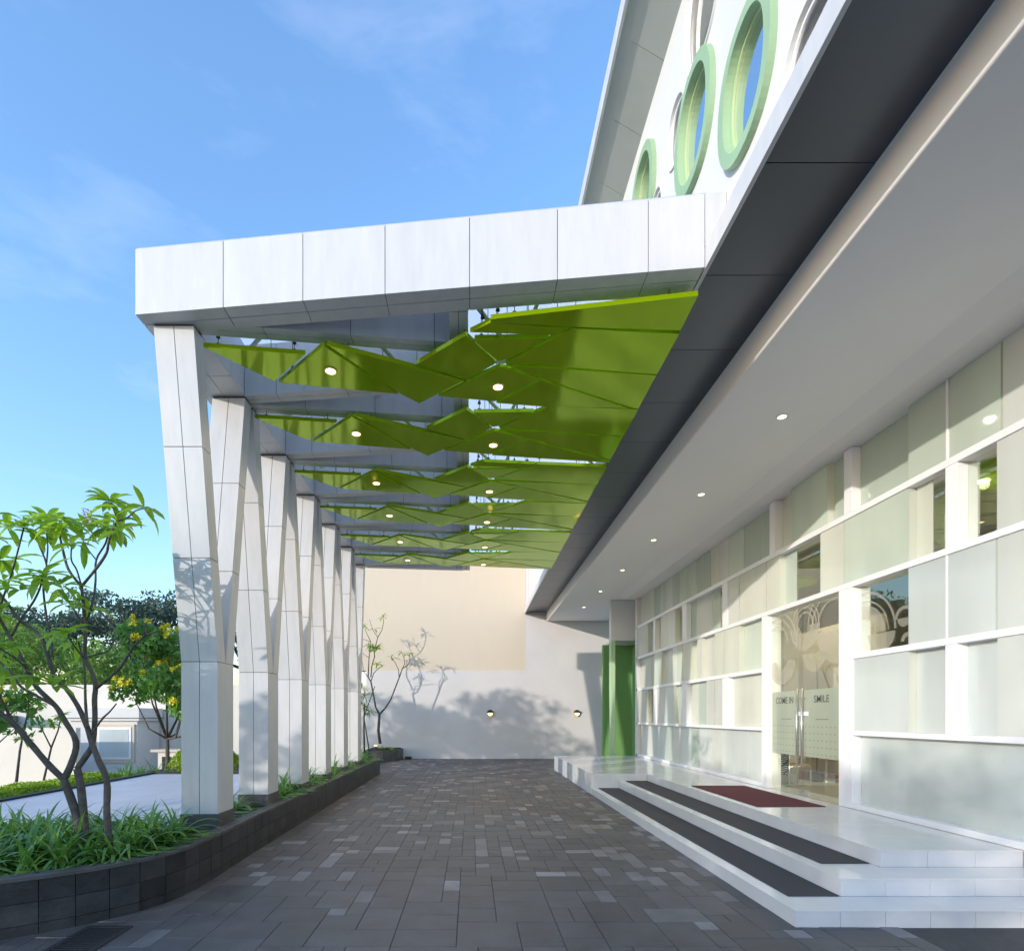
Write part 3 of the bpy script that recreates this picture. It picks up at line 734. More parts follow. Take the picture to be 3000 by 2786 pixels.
# lobby chair with striped cloth, rug, table
ch = root0('chair', 'tubular metal chair behind the glass door carrying a striped cloth', 'chair')
m = MB()
for q in (9.20, 9.56): m.tube([(5.62,q,.43),(5.40,q,.43),(5.36,q,.46),(5.36,q,1.0)], .014, 8); m.tube([(5.36,q,.74),(5.72,q,.74),(5.72,q,.43)], .014, 8)
m.tube([(5.40,9.20,.43),(5.40,9.56,.43)], .014, 8)
part(m, 'frame', 'steel', ch, smooth=True); part(MB().box(5.37,5.72,9.2,9.56,.75,.78), 'seat', 'wood_pale', ch, bevel=.01); part(MB().box(5.35,5.375,9.19,9.57,.86,1.0), 'backrest', 'wood_pale', ch, bevel=.01)
sc_ = empty('striped_cloth', (0,0,0), 'black and white striped cloth hung over a chair inside the glass door', 'cloth')
for nm, mt, off in (('cloth', 'cloth_black', 0), ('stripes', 'cloth_white', 1)):
    m = MB(); n = 14
    for k in range(n*2):
        if nm == 'stripes' and k % 2 == 0: continue
        z0 = .60 + k*.43/(n*2); z1 = z0 + .43/(n*2)
        for j in range(10):
            f = lambda t: 5.325 + .010*math.sin(t*22)
            a_, b_ = 9.18+j*.040, 9.18+(j+1)*.040
            x_ = -.004*off
            if nm == 'stripes' and (j*7+k) % 5 == 0: continue
            m.add([(f(a_)+x_,a_,z0),(f(b_)+x_,b_,z0),(f(b_)+x_,b_,z1-.002*off),(f(a_)+x_,a_,z1-.002*off)], [(0,1,2,3)])
    o = part(m, nm, mt, sc_)
tag(MB().disc((7.0,10.6,.420), .95, .012, 40).build('round_rug', 'rug'), 'dark red round rug on the lobby floor', 'rug')
tb_ = root0('table', 'small round steel pedestal table inside the lobby', 'table')
part(MB().disc((6.5,10.0,.421), .22, .02, 24), 'foot', 'steel', tb_); part(MB().tube([(6.5,10.0,.44),(6.5,10.0,1.13)], .022, 10), 'stem', 'steel', tb_); part(MB().disc((6.5,10.0,1.13), .35, .025, 30), 'top', 'wood_pale', tb_)

pt = root0('potted_plant', 'lime green spiky plant on a tall stem seen through the glass door', 'plant')
part(MB().disc((6.2,9.8,.42), .10, .16, 18, .13), 'pot', 'bark_dark', pt, bevel=.01)
part(MB().tube([(6.2,9.8,.55),(6.22,9.78,1.6),(6.2,9.8,2.55)], .010, 8), 'stem', 'bark', pt)
m = MB(); rq = random.Random(77)
for k in range(40):
    a_ = k*2.4; el = rq.uniform(.3, 1.6); d = Vector((math.cos(a_)*math.sin(el), math.sin(a_)*math.sin(el), math.cos(el))); c = Vector((6.2,9.8,2.56)); w_ = d.cross(Vector((0,0,1))).normalized()*.014; e = c + d*rq.uniform(.14,.24)
    m.add([c-w_, c+w_, e], [(0,1,2)])
part(m, 'leaves', 'lime', pt)

# soffit downlights
for k in range(6):
    lt = root0('soffit_light', 'small round downlight in the white soffit, %s from the front' % (['first and brightest'] + ORD[1:])[k], 'ceiling light', 'downlights in the white soffit')
    x, y = 3.65, 6.41+2.25*k; n = 24
    part(MB().disc((x,y,SZ-.008), .045, .004, n), 'lens', 'lamp_warm', lt)
    ring = MB(); vs = []
    for rr_, zz in ((.047, SZ-.010), (.062, SZ-.010), (.064, SZ-.001), (.047, SZ-.001)):
        vs += [(x+rr_*math.cos(2*math.pi*q/n), y+rr_*math.sin(2*math.pi*q/n), zz) for q in range(n)]
    ring.add(vs, [(j*n+q, j*n+(q+1)%n, ((j+1)%4)*n+(q+1)%n, ((j+1)%4)*n+q) for j in range(4) for q in range(n)])
    part(ring, 'trim_ring', 'frame_white', lt); LAMPS.append((lt, (x, y, SZ-.03), 10))

# ------------------------------------------------------------------ steps
st = root0('entrance_steps', 'white glossy tiled entrance steps and platform in front of the glass doors', 'steps')
H1, H2, H3 = .127, .272, .4175
XE = 4.848
part(MB().box(2.47, XE, 4.15, 11.12, -.02, H1-.014), 'step_core', 'grout', st)
def tread(name, x0, x1, y0, y1, z, sx=.6, sy=.6, mat='step_tile'):
    m = MB(); ny = max(1, round((y1-y0)/sy)); nx = max(1, round((x1-x0)/sx)); dx = (x1-x0)/nx; dy = (y1-y0)/ny; g = .0012
    for j in range(ny):
        for i in range(nx): m.box(x0+i*dx+g, x0+(i+1)*dx-g, y0+j*dy+g, y0+(j+1)*dy-g, z-.012, z)
    return part(m, name, mat, st, bevel=.0015)
def riserY(y, x0, x1, z0, z1, s=.40):      # faces the camera
    m = MB(); n = max(1, round((x1-x0)/s)); d = (x1-x0)/n
    for i in range(n): m.box(x0+i*d+.0015, x0+(i+1)*d-.0015, y, y+.012, z0, z1)
    part(m, 'riser', 'step_riser', st, bevel=.0015)
def riserX(x, y0, y1, z0, z1, s=.6):
    m = MB(); n = max(1, round((y1-y0)/s)); d = (y1-y0)/n
    for i in range(n): m.box(x, x+.012, y0+i*d+.001, y0+(i+1)*d-.001, z0, z1)
    part(m, 'riser', 'step_tile', st, bevel=.0015)
X1, X2, X3 = 2.456, 3.013, 3.593
Y1, Y2, Y3 = 4.136, 4.456, 4.796
part(MB().box(X2+.013, XE, Y2+.013, 11.12, H1-.014, H2-.013), 'step_core', 'grout', st)
part(MB().box(X3+.013, XE, Y3+.013, 11.2, H2-.014, H3-.013), 'step_core', 'grout', st)
part(MB().box(X1+.013, XE, 11.144, 16.1, -.02, H3-.013), 'step_core', 'grout', st)
tread('tread', X1-.004, X2-.001, Y1-.004, 11.128, H1, .56); tread('tread', X2+.0, XE, Y1-.004, Y2-.001, H1)
tread('tread', X2-.004, X3-.001, Y2-.004, 11.128, H2, .58); tread('tread', X3, XE, Y2-.004, Y3-.001, H2)
tread('platform', X3-.004, XE, Y3-.004, 11.13, H3); tread('platform', X1-.004, XE, 11.132, 16.1, H3)
riserY(Y1, X1, XE, -.01, H1-.0125, .36); riserY(Y2, X2, XE, H1+.0, H2-.0125); riserY(Y3, X3, XE, H2, H3-.0125)
riserX(X1, Y1+.013, 11.13, -.01, H1-.0125, .9); riserX(X2, Y2+.013, 11.13, H1, H2-.0125, .9); riserX(X3, Y3+.013, 11.13, H2, H3-.0125, .9)
riserX(X1, 11.145, 16.1, -.01, H3-.0125, .5); riserY(11.132, X1, X3, .0, H3-.0125)
part(MB().box(X1, XE, 16.1, 16.112, -.02, H3), 'riser', 'step_riser', st)
def rug(name, x0, x1, y0, y1, z, mat, label):
    tag(MB().box(x0, x1, y0, y1, z, z+.009).build(name, mat, bevel=.003), label, 'mat')
rug('runner_mat', 2.585, 3.0, 4.45, 11.08, H1+.0005, 'mat_grey', 'long charcoal runner mat on the lowest step')
rug('runner_mat', 3.14, 3.575, 4.90, 11.09, H2+.0005, 'mat_grey', 'long charcoal runner mat on the second step')
rug('door_mat', 3.71, 4.60, 7.08, 9.19, H3+.0005, 'mat_red', 'dark red mat on the platform before the glass doors')

# ------------------------------------------------------------------ back walls
bw = root0('boundary_wall', 'pale rendered boundary wall closing the far end of the driveway', 'wall')
part(MB().box(-3.9, 5.9, 20.30, 20.60, -.05, 3.27), 'wall_face', 'wall_pale', bw)
part(MB().box(2.04, 5.9, 20.303, 20.9, 3.27, 8.8), 'upper_wall', 'wall_pale', bw)
bgw = tag(MB().box(-4.5, 2.035, 20.33, 20.9, 3.272, 7.6).build('beige_wall', 'wall_beige'), 'tall beige rendered wall rising above the far boundary wall', 'wall')
gw = tag(MB().box(-26, -3.905, 20.32, 20.55, -.8, 2.75).build('garden_wall', 'wall_cream'), 'cream garden wall with tree shadows behind the white booth', 'wall')
lw = tag(MB().box(-26, -12.3, 17.0, 17.2, -.8, 1.22).build('low_wall', 'wall_cream'), 'low cream wall behind the clipped hedge', 'wall')
for i, x in enumerate((.71, 3.93)):
    z = 1.68; lt = root0('wall_lamp', ['round brass bulkhead lamp on the far wall, left of the two', 'round brass bulkhead lamp on the far wall, right of the two near the green niche'][i], 'wall lamp', 'wall lamps on the far wall')
    m = MB(); n = 16; vs = []
    prof_ = [(.115, 0), (.115, .05), (.09, .075), (.085, .03)]
    for rr_, d in prof_: vs += [(x+rr_*math.cos(2*math.pi*k/n), 20.295-d, z+rr_*math.sin(2*math.pi*k/n)) for k in range(n)]
    m.add(vs, [(j*n+k, j*n+(k+1)%n, (j+1)*n+(k+1)%n, (j+1)*n+k) for j in range(3) for k in range(n)]); part(m, 'body', 'wood_pale', lt)
    m = MB(); m.add([(x+.087*math.cos(2*math.pi*k/n), 20.262, z+.087*math.sin(2*math.pi*k/n)) for k in range(n)], [tuple(range(n))]); part(m, 'lens', 'lamp_amber', lt)
    m = MB(); m.add([(x+.12*math.cos(math.pi*k/10), 20.22-.03*math.sin(math.pi*k/10), z+.02+.10*math.sin(math.pi*k/10)) for k in range(11)] + [(x+.12*math.cos(math.pi*k/10), 20.295, z+.02+.12*math.sin(math.pi*k/10)) for k in range(11)], [(k, k+1, 12+k, 11+k) for k in range(10)] + [tuple(range(11))]); part(m, 'hood', 'bark_dark', lt)
tag(MB().box(-2.44, -2.20, 20.14, 20.28, 0, .09).build('rubber_stop', 'black_metal', bevel=.02), 'small black rubber block on the ground against the far wall', 'block')
bp = root0('corner_planter', 'low brown stone planter box in the corner by the far wall', 'planter')
pg = [(-3.7,18.75),(-3.05,18.85),(-2.78,19.1),(-2.60,19.5),(-2.52,20.27),(-3.7,20.27)]
part(MB().prism(pg, 0, .40), 'box', 'coping', bp, bevel=.01); part(MB().prism(shrink(pg, .12), .395, .43), 'soil', 'soil', bp)

# ------------------------------------------------------------------ plants
def leaf(mb, base, d, up_, L, W, curl=.25, fold=.25, n=4, tip=.0):
    """one leaf blade: strip along d bending down, folded on the midrib"""
    d = d.normalized(); side = d.cross(up_); side = side.normalized() if side.length > 1e-4 else d.orthogonal().normalized(); nrm = side.cross(d).normalized()
    vs = []; p = Vector(base)
    for i in range(n+1):
        t = i/n; w = W*math.sin(math.pi*min(.98, t*.9+.06))**.8*(1 if t < .99 else .08)
        dd = (d*math.cos(curl*t*2) - nrm*math.sin(curl*t*2))
        if i: p = p + dd*(L/n)
        nn = (nrm*math.cos(curl*t*2) + d*math.sin(curl*t*2))
        vs += [p - side*w*.5 + nn*w*fold, p, p + side*w*.5 + nn*w*fold]
    fs = []
    for i in range(n): fs += [(3*i, 3*i+1, 3*i+4, 3*i+3), (3*i+1, 3*i+2, 3*i+5, 3*i+4)]
    mb.add(vs, fs)
def rosette(mb, c, d, n, L, W, r, spread=(50, 95)):
    d = Vector(d).normalized(); u = d.orthogonal().normalized(); w = d.cross(u); ph = r.uniform(0, 6)
    for k in range(n):
        a = ph + k*2.4; el = R(r.uniform(*spread)); v = d*math.cos(el) + (u*math.cos(a)+w*math.sin(a))*math.sin(el)
        l_ = L*r.uniform(.7, 1.15); leaf(mb, Vector(c)+v*.01, v, Vector((0,0,1)) if abs(v.z) < .95 else u, l_, W*r.uniform(.8,1.15), r.uniform(.15,.5), .18)
# ---- big frangipani, traced from its silhouette and spread in depth
def frangipani():
    r = random.Random(3); root = root0('frangipani_tree', 'large multi-stemmed frangipani tree with grey branches in the front planter', 'tree')
    Y0 = 4.72
    B = [ # (points in photo px, depth offsets start/end, r0, r1, leafy tip)
     ([(243,2470),(222,2380),(187,2282)], 0,0,.050,.040,0),
     ([(187,2282),(142,2239),(81,2167),(39,2119),(-10,2080),(-90,2020)],0,-.25,.036,.020,1),
     ([(187,2282),(208,2239),(223,2173),(187,2107),(163,2068),(105,2010),(78,1956),(32,1871),(-8,1800)],0,.2,.038,.017,1),
     ([(163,2068),(110,2040),(60,2010),(30,1968),(-20,1920)],.1,.4,.018,.012,1),
     ([(252,2470),(238,2312),(226,2251)],.02,.02,.046,.040,0),
     ([(226,2251),(255,2210),(271,2179),(278,2110),(277,2049),(280,2010),(272,1975),(250,1926),(250,1838),(239,1718)],.02,.1,.034,.017,0),
     ([(239,1718),(201,1669),(184,1610),(176,1575),(166,1546)],.1,.25,.016,.010,1),
     ([(239,1718),(286,1660),(312,1620),(318,1590),(328,1556),(344,1527)],.1,-.05,.016,.011,1),
     ([(344,1527),(375,1515),(396,1497),(422,1489)],-.05,-.15,.010,.007,1),
     ([(344,1527),(335,1500),(325,1472)],-.05,.05,.009,.006,1),
     ([(286,2013),(326,1980),(356,1950),(390,1897),(422,1864),(461,1848)],.05,-.3,.018,.008,0),
     ([(422,1864),(425,1822)],-.25,-.27,.008,.006,0), ([(390,1897),(375,1850)],-.2,-.1,.008,.005,0),
     ([(250,1926),(290,1915),(318,1906),(336,1874)],.06,.15,.012,.007,0),
     ([(250,1838),(273,1757),(280,1700),(282,1640),(310,1590),(318,1545)],.1,.35,.014,.009,1),
     ([(282,1640),(262,1615),(244,1585)],.25,.4,.008,.006,1), ([(250,1838),(225,1800),(208,1773),(182,1725)],.1,.4,.011,.007,1),
     ([(244,1926),(220,1895),(192,1851)],.05,-.2,.010,.006,1), ([(239,1718),(225,1670),(209,1640),(210,1595)],.1,-.2,.010,.007,1),
     ([(320,2480),(313,2380),(313,2288),(289,2227),(268,2173),(256,2131),(229,2070),(193,2016),(160,1985),(123,1871),(58,1816),(20,1765),(-20,1720)],-.1,.25,.038,.015,1),
     ([(256,2131),(252,2080),(250,2040),(247,1950),(230,1880)],-.05,.3,.018,.010,1),
     ([(268,2150),(300,2105),(320,2086),(341,2061)],-.05,-.25,.012,.007,0),
     ([(36,1861),(62,1812),(97,1764),(118,1720),(123,1692)],.2,-.1,.014,.010,1),
     ([(153,1925),(150,1871),(136,1806),(127,1725),(132,1700),(136,1653),(114,1595),(108,1570)],.1,.1,.013,.009,1),
     ([(136,1653),(140,1600),(135,1560)],.1,.3,.009,.007,1), ([(39,2119),(10,2060),(-30,1980),(-60,1900)],-.1,-.4,.016,.009,1),
     ([(-10,2080),(-60,1960),(-110,1850),(-130,1760)],-.15,.1,.018,.010,1), ([(-60,1960),(-40,1860),(-30,1790)],-.05,.3,.011,.008,1),
     ([(-8,1800),(-40,1720),(-60,1650)],.2,.5,.012,.008,1), ([(-8,1800),(20,1720),(40,1660),(70,1545)],.2,-.1,.012,.008,1),
     ([(78,1956),(40,1925),(-15,1890)],.05,-.3,.010,.007,1), ([(-110,1850),(-180,1760),(-220,1700)],0,-.2,.012,.008,1), ([(-130,1760),(-110,1680),(-140,1620)],.1,.3,.009,.007,1),
     ([(-90,2020),(-170,1950),(-230,1880)],-.25,-.4,.014,.008,1),
    ]
    tips = []
    for pts, d0, d1, r0, r1, lf in B:
        P = []
        L = len(pts)
        for i, (x, y) in enumerate(pts): P.append(at(x, y, Y0 + d0 + (d1-d0)*i/(L-1)))
        # smooth
        Q = []
        for i in range(L-1):
            p0, p1, p2, p3 = P[max(i-1,0)], P[i], P[i+1], P[min(i+2,L-1)]
            for k in range(4):
                t = k/4; Q.append(.5*((2*p1)+(p2-p0)*t+(2*p0-5*p1+4*p2-p3)*t*t+(3*p1-p0-3*p2+p3)*t**3))
        Q.append(P[-1]); rs = [(r0+(r1-r0)*i/(len(Q)-1))*.76 for i in range(len(Q))]
        rs = [q*(1+.12*noise.noise(Q[i]*9)) for i, q in enumerate(rs)]
        part(MB().tube(Q, rs, 10), 'trunk' if r0 > .045 else 'branch', 'bark', root, smooth=True)
        if lf: tips.append((Q[-1], (Q[-1]-Q[-4]).normalized()))
    m = MB()
    for (x, y, dy) in [(70,1527,-.1),(159,1530,.1),(140,1523,.3),(182,1523,-.1),(338,1530,.2),(350,1556,-.2),(227,1530,0),(123,1682,-.1),(312,1549,.1),(364,1490,.0),(321,1470,.1),(5,1640,0),(45,1640,.3),(201,1767,0),(265,1786,.2),(179,1712,-.1),(100,1980,-.2),(20,1545,.1),(-30,1580,0),(-60,1700,.2),(60,1730,.1),(10,1700,-.1),(265,1560,.2),(30,1900,-.1),(5,1960,0),(160,2010,-.2)]:
        tips.append((at(x, y, Y0+dy), Vector((rnd.uniform(-.3,.3), rnd.uniform(-.3,.3), 1))))
    for c, d in tips:
        d = (d + Vector((0,0,.8))).normalized(); rosette(m, c, d, r.randint(6, 10), .235, .060, r, (40, 115))
    part(m, 'leaves', 'leaf_frangipani', root, smooth=True)
    fl = MB()
    for k in range(14):
        c = at(255+r.uniform(-8,10), 1490+k*3.6, Y0+r.uniform(-.03,.03)); rosette(fl, c, (0,0,1), 5, .022, .014, r, (40,110))
    part(fl, 'flowers', 'pink_petal', root)
frangipani()
# ---- strap-leaved lilies
def tuft(mb, c, r, n=34, L=.36, W=.022):
    for k in range(n):
        a = r.uniform(0, 2*math.pi); el = R(r.uniform(5, 78)); v = Vector((math.cos(a)*math.sin(el), math.sin(a)*math.sin(el), math.cos(el)))
        b = Vector(c) + Vector((r.uniform(-.04,.04), r.uniform(-.04,.04), 0))
        l_ = L*r.uniform(.6, 1.2); nn = 6; side = v.cross(Vector((0,0,1))); side = side.normalized() if side.length > .05 else Vector((1,0,0))
        vs = []; p = b.copy(); dd = v.copy(); drop = r.uniform(.22, .50)
        for i in range(nn+1):
            t = i/nn; w = W*r.uniform(.95,1.05)*(1 - t**2.2*.96)*(.6+.4*min(1,t*4))
            up_ = side.cross(dd).normalized()
            vs += [p-side*w*.5+up_*w*.18, p, p+side*w*.5+up_*w*.18]
            dd = (dd + Vector((0,0,-drop))).normalized(); p = p + dd*(l_/nn)
        fs = []
        for i in range(nn): fs += [(3*i,3*i+1,3*i+4,3*i+3),(3*i+1,3*i+2,3*i+5,3*i+4)]
        mb.add(vs, fs)
r = random.Random(11); m = MB()
def inside_bed(x, y):
    best = min(path, key=lambda p: (p.x-x)**2+(p.y-y)**2)
    i = path.index(best); q = inner[i]
    return (Vector((x,y))-best).length > .27 and (x < best.x)
cnt = 0
xx = -5.5
while xx < -2.6:
    yy = 3.7
    while yy < 5.6:
        x, y = xx + r.uniform(-.06,.06), yy + r.uniform(-.06,.06)
        ok = inside_bed(x, y) and not (x > -3.16 and y > 5.62) and not (XA-.08 < x < XB+.08 and y > 5.6) and y < 5.5
        if ok: tuft(m, (x, y, PT-.04), r, 44 if x > -4.6 else 16, r.uniform(.34,.45), .038); cnt += 1
        yy += .155
    xx += .155
def tidy(m):
    for i, (x, y, z) in enumerate(m.v):
        if z < PT+.02:
            q = min(path, key=lambda p: (p.x-x)**2+(p.y-y)**2)
            if (q-Vector((x,y))).length < .15 or x > q.x or y < q.y-.02: m.v[i] = (x, y, PT+.006+.01*((i*37) % 7)/7)
tidy(m)
tag(m.build('lily_border', 'leaf_lily', smooth=True), 'dense strap-leaved lilies filling the front planter around the tree', 'plants', kind='stuff')
def sp_(y0, y1, n): return [(-2.76 - .34*(k % 3)/2 - r.uniform(0,.05), y0 + (y1-y0)*k/(n-1)) for k in range(n)]
spots = [([( -2.95,6.3),(-2.98,6.55),(-2.98,6.8),(-3.0,7.0)], 'narrow strip of lilies between the first and second column'),
         (sp_(7.66, 8.5, 11), 'lily clump between the second and third column'), (sp_(9.1, 10.0, 10), 'lily clump between the third and fourth column'),
         (sp_(10.55, 11.45, 9), 'lily clump between the fourth and fifth column'), (sp_(12.0, 12.85, 9), 'lily clump between the fifth and sixth column'),
         (sp_(13.45, 14.8, 12), 'tall lily clump at the far end of the planter')]
for i, (sp, lab) in enumerate(spots):
    m = MB()
    for (x, y) in sp: tuft(m, (x, y, PT-.04), r, 30, .52 if i == 5 else .46, .030)
    tidy(m)
    tag(m.build('lily_clump', 'leaf_lily', smooth=True), lab, 'plant', 'lily clumps along the columns')
# ---- generic trees
def crown(mb, blobs, n, size, r, flat=.6):
    tot = sum(b[3]**2 for b in blobs)
    for (x, y, z, rad) in blobs:
        k = int(n*rad**2/tot)
        for _ in range(k):
            v = Vector((r.gauss(0,1), r.gauss(0,1), r.gauss(0,1))).normalized()*rad*(r.random()**.38)
            v.z *= flat
            p = Vector((x,y,z)) + v; s = size*r.uniform(.6,1.4)
            if noise.noise(p*(1.1/max(.6,rad*.6))) < -.16: continue
            d = Vector((r.gauss(0,1), r.gauss(0,1), r.gauss(0,.6))).normalized(); u = d.orthogonal().normalized()
            u = (Matrix.Rotation(r.uniform(0,6.28), 3, d) @ u)
            w = d.cross(u)
            mb.add([p-u*s*.5, p+w*s*.22, p+u*s*.5, p-w*s*.22], [(0,1,2,3)])
def tree(name, label, base, H, rad, n, size, mat, seed, tr=.1, nb=9, group=None, flat=.55, cat='tree', bark='bark_dark', spread=1, low=.45):
    r = random.Random(seed); root = root0(name, label, cat, group); b = Vector(base); tk = MB()
    mid = b + Vector((r.uniform(-.2,.2), r.uniform(-.2,.2), H*low))
    tk.tube([b - Vector((0,0,.3)), b+(mid-b)*.5+Vector((r.uniform(-.08,.08),0,0)), mid], [tr*1.2, tr, tr*.8], 8)
    blobs = []
    for k in range(nb):
        a = 2*math.pi*k/nb + r.uniform(-.4,.4); rr_ = rad*r.uniform(.25,.85)*spread; zz = H*r.uniform(low+.2,1) - (rr_/rad)*H*.10
        tip = b + Vector((math.cos(a)*rr_, math.sin(a)*rr_, zz)); m1 = mid + (tip-mid)*.5 + Vector((0,0,-.08*H))
        tk.tube([mid, m1, tip], [tr*.6, tr*.38, tr*.12], 6)
        blobs.append((tip.x, tip.y, tip.z, rad*r.uniform(.30,.50)))
    blobs.append((b.x, b.y, b.z+H*.9, rad*.45))
    part(tk, 'trunk', bark, root, smooth=True)
    cm = MB(); crown(cm, blobs, n, size, r, flat); part(cm, 'crown', mat, root)
    return root, blobs
# off to the left and behind: the trees whose shadows fall on walls and columns
tree('rain_tree', 'spreading tree in the left yard that throws its shadow on the far wall', (-12.6,8.2,-.8), 7.3, 2.6, 5200, .20, 'leaf_mid', 21, .16, 10, 'trees beside the left yard', .5, low=.55)
tree('rain_tree', 'smaller tree in the left yard beside the one shading the far wall', (-14.9,9.2,-.8), 6.6, 2.3, 4200, .20, 'leaf_mid', 22, .14, 9, 'trees beside the left yard', .5, low=.5)
tree('rain_tree', 'tall tree outside the left edge of the view shading the near column foot', (-9.2,.3,-.8), 4.9, 2.3, 8000, .17, 'leaf_mid', 23, .12, 9, 'trees beside the left yard', .6, low=.35)
tree('rain_tree', 'tree outside the left edge, closer to the street', (-11.5,-5.0,-.8), 5.8, 3.0, 9000, .20, 'leaf_mid', 24, .14, 9, 'trees beside the left yard', .7, low=.3)
tree('rain_tree', 'tree behind the viewpoint on the left side of the drive', (-14.0,-11.0,-.8), 7.4, 3.6, 9000, .24, 'leaf_mid', 25, .16, 9, 'trees beside the left yard', .7, low=.3)
# far wooded skyline
for i, (x, y, h, rad, n) in enumerate([(-34,62,16.5,9,9000),(-46,66,15.0,9,8000),(-52,60,13.5,8,7000),(-27,70,17,9,6000),(-66,72,14,10,6000)]):
    tree('forest_tree', ['dark spreading tree on the skyline beside the first column', 'dark spreading tree on the skyline left of the tallest one', 'dark tree on the skyline behind the frangipani crown', 'dark tree on the skyline partly hidden by the first column', 'dark tree on the skyline at the far left'][i],
         (x,y,-.8), h, rad, int(n*2), .42, 'leaf_far_haze', 40+i, .5, 13, 'dark trees on the skyline', .42, low=.45)
for i, (x, y, h, rad, n) in enumerate([(-17.5,27,5.2,3.2,9000),(-22.5,28,6.6,3.6,9000),(-27,30,5.6,3.2,6000),(-13.5,24,4.0,2.2,6000)]):
    tree('garden_tree', ['leafy green tree behind the cream garden wall', 'taller leafy tree behind the garden wall on the left', 'leafy green tree at the left edge behind the low wall', 'small leafy tree behind the white booth'][i],
         (x,y,-.8), h, rad, n, .24, 'leaf_mid', 60+i, .14, 10, 'green trees behind the garden wall', .75, low=.3)
# yellow flowering shrubs
def tecoma(x, y, h, rad, seed, label, nf=26, n=3500):
    root, blobs = tree('flowering_tree', label, (x,y,-.3), h, rad, n, .16, 'leaf_tecoma', seed, .05, 9, 'yellow flowering trees', .8, bark='bark', low=.35)
    r = random.Random(seed+5); fl = MB()
    for k in range(nf):
        bx = r.choice(blobs); v = Vector((r.gauss(0,1), r.gauss(0,1)-1.0, abs(r.gauss(0,1))+.4)).normalized()*bx[3]
        c = Vector(bx[:3]) + Vector((v.x, v.y, v.z*.85))
        for q in range(5): rosette(fl, c+Vector((r.uniform(-.05,.05), r.uniform(-.05,.05), r.uniform(-.04,.04))), (r.uniform(-1,1),r.uniform(-1,0),1), 6, .07, .06, r, (30,100))
    part(fl, 'blossom', 'yellow_petal', root)
tecoma(-7.0, 12.6, 3.9, 1.15, 81, 'yellow flowering tree just left of the first column', 60, 5500)
tecoma(-12.4, 13.6, 2.6, 1.2, 82, 'yellow flowering shrub low at the left edge of the view', 16, 3000)
# ---- hedge and ground shrubs
def hedge(name, label, x0, x1, y0, y1, z0, z1, n, size, mat, seed, taper=None):
    r = random.Random(seed); m = MB()
    for _ in range(n):
        x, y = r.uniform(x0,x1), r.uniform(y0,y1); zt = z1 + .06*noise.noise(Vector((x*1.7,y*1.7,0))) 
        u = min(1, min(x-x0, x1-x, y-y0, y1-y)/.25); zt = z0 + (zt-z0)*(.45+.55*math.sqrt(max(0,u)))
        if r.random() < .7: z = zt - r.random()**2*.12
        else: z = r.uniform(z0, zt)
        p = Vector((x,y,z)); d = Vector((r.gauss(0,.8), r.gauss(0,.8), r.gauss(.6,.7))).normalized(); u_ = d.orthogonal().normalized(); u_ = Matrix.Rotation(r.uniform(0,6.28),3,d)@u_; w = d.cross(u_); s = size*r.uniform(.6,1.4)
        m.add([p-u_*s*.5, p+w*s*.25, p+u_*s*.5, p-w*s*.25], [(0,1,2,3)])
    o = m.build(name, mat); tag(o, label, 'hedge'); return o
sheet('garden_bed', -8.6, -6.59, 4.0, 20.3, .12, 'soil', .9)
sheet('garden_bed', -6.58, -3.3, 11.25, 20.3, .12, 'soil', .9)
hedge('hedge', 'bright yellow-green clipped hedge beside the terrace on the left', -7.55, -6.62, 6.6, 10.75, .12, .50, 15000, .055, 'leaf_hedge', 5)
hedge('hedge', 'rounded bright green bush against the first column beyond the terrace', -6.35, -5.2, 11.4, 12.4, .12, .93, 8000, .06, 'leaf_hedge', 6)
m = MB(); r = random.Random(9)
for k in range(12): tuft(m, (r.uniform(-7.5,-6.5), r.uniform(11.4,12.1), .2), r, 30, .55, .03)
tag(m.build('strap_plants', 'leaf_lily', smooth=True), 'dark strap-leaved plants in front of the white booth', 'plant')
# ---- guard booth
gb = root0('guard_booth', 'white guard booth with a large framed window beyond the terrace', 'booth')
bx0, bx1, by0, by1 = -13.85, -11.55, 18.9, 20.25
part(MB().box(bx0, bx1, by0, by1, -.8, 1.42), 'walls', 'render_white', gb)
part(MB().box(bx0-.08, bx1+.12, by0-.10, by1, 1.42, 1.86), 'roof_band', 'render_white', gb, bevel=.01)
part(MB().box(bx0-.10, bx1+.14, by0-.12, by1, 1.50, 1.53), 'roof_groove', 'grout', gb)
wf = part(MB().box(-13.0,-11.62,by0-.06,by0+.03,-.02,1.30), 'window', 'wall_beige', gb)
sub(MB().box(-12.88,-11.72,by0-.085,by0-.062,.10,1.20), 'frame', 'frame_white', wf)
sub(MB().box(-12.80,-11.80,by0-.095,by0-.087,.17,1.13), 'pane', 'frost_c', wf)
# ---- small pillar with panel
pp = root0('meter_pillar', 'short beige pillar with a dark grille near the booth', 'pillar')
part(MB().box(-10.55,-9.85,18.4,18.8,-.8,.38), 'body', 'wall_cream', pp); part(MB().box(-10.75,-9.75,18.3,18.9,.38,.46), 'cap', 'wall_beige', pp); part(MB().box(-10.4,-10.1,18.37,18.398,-.5,.22), 'grille', 'bark_dark', pp)
tag(MB().box(-9.42,-9.36,18.2,18.26,-.8,.55).build('red_post','red_paint'), 'thin red post beside the beige pillar', 'post')
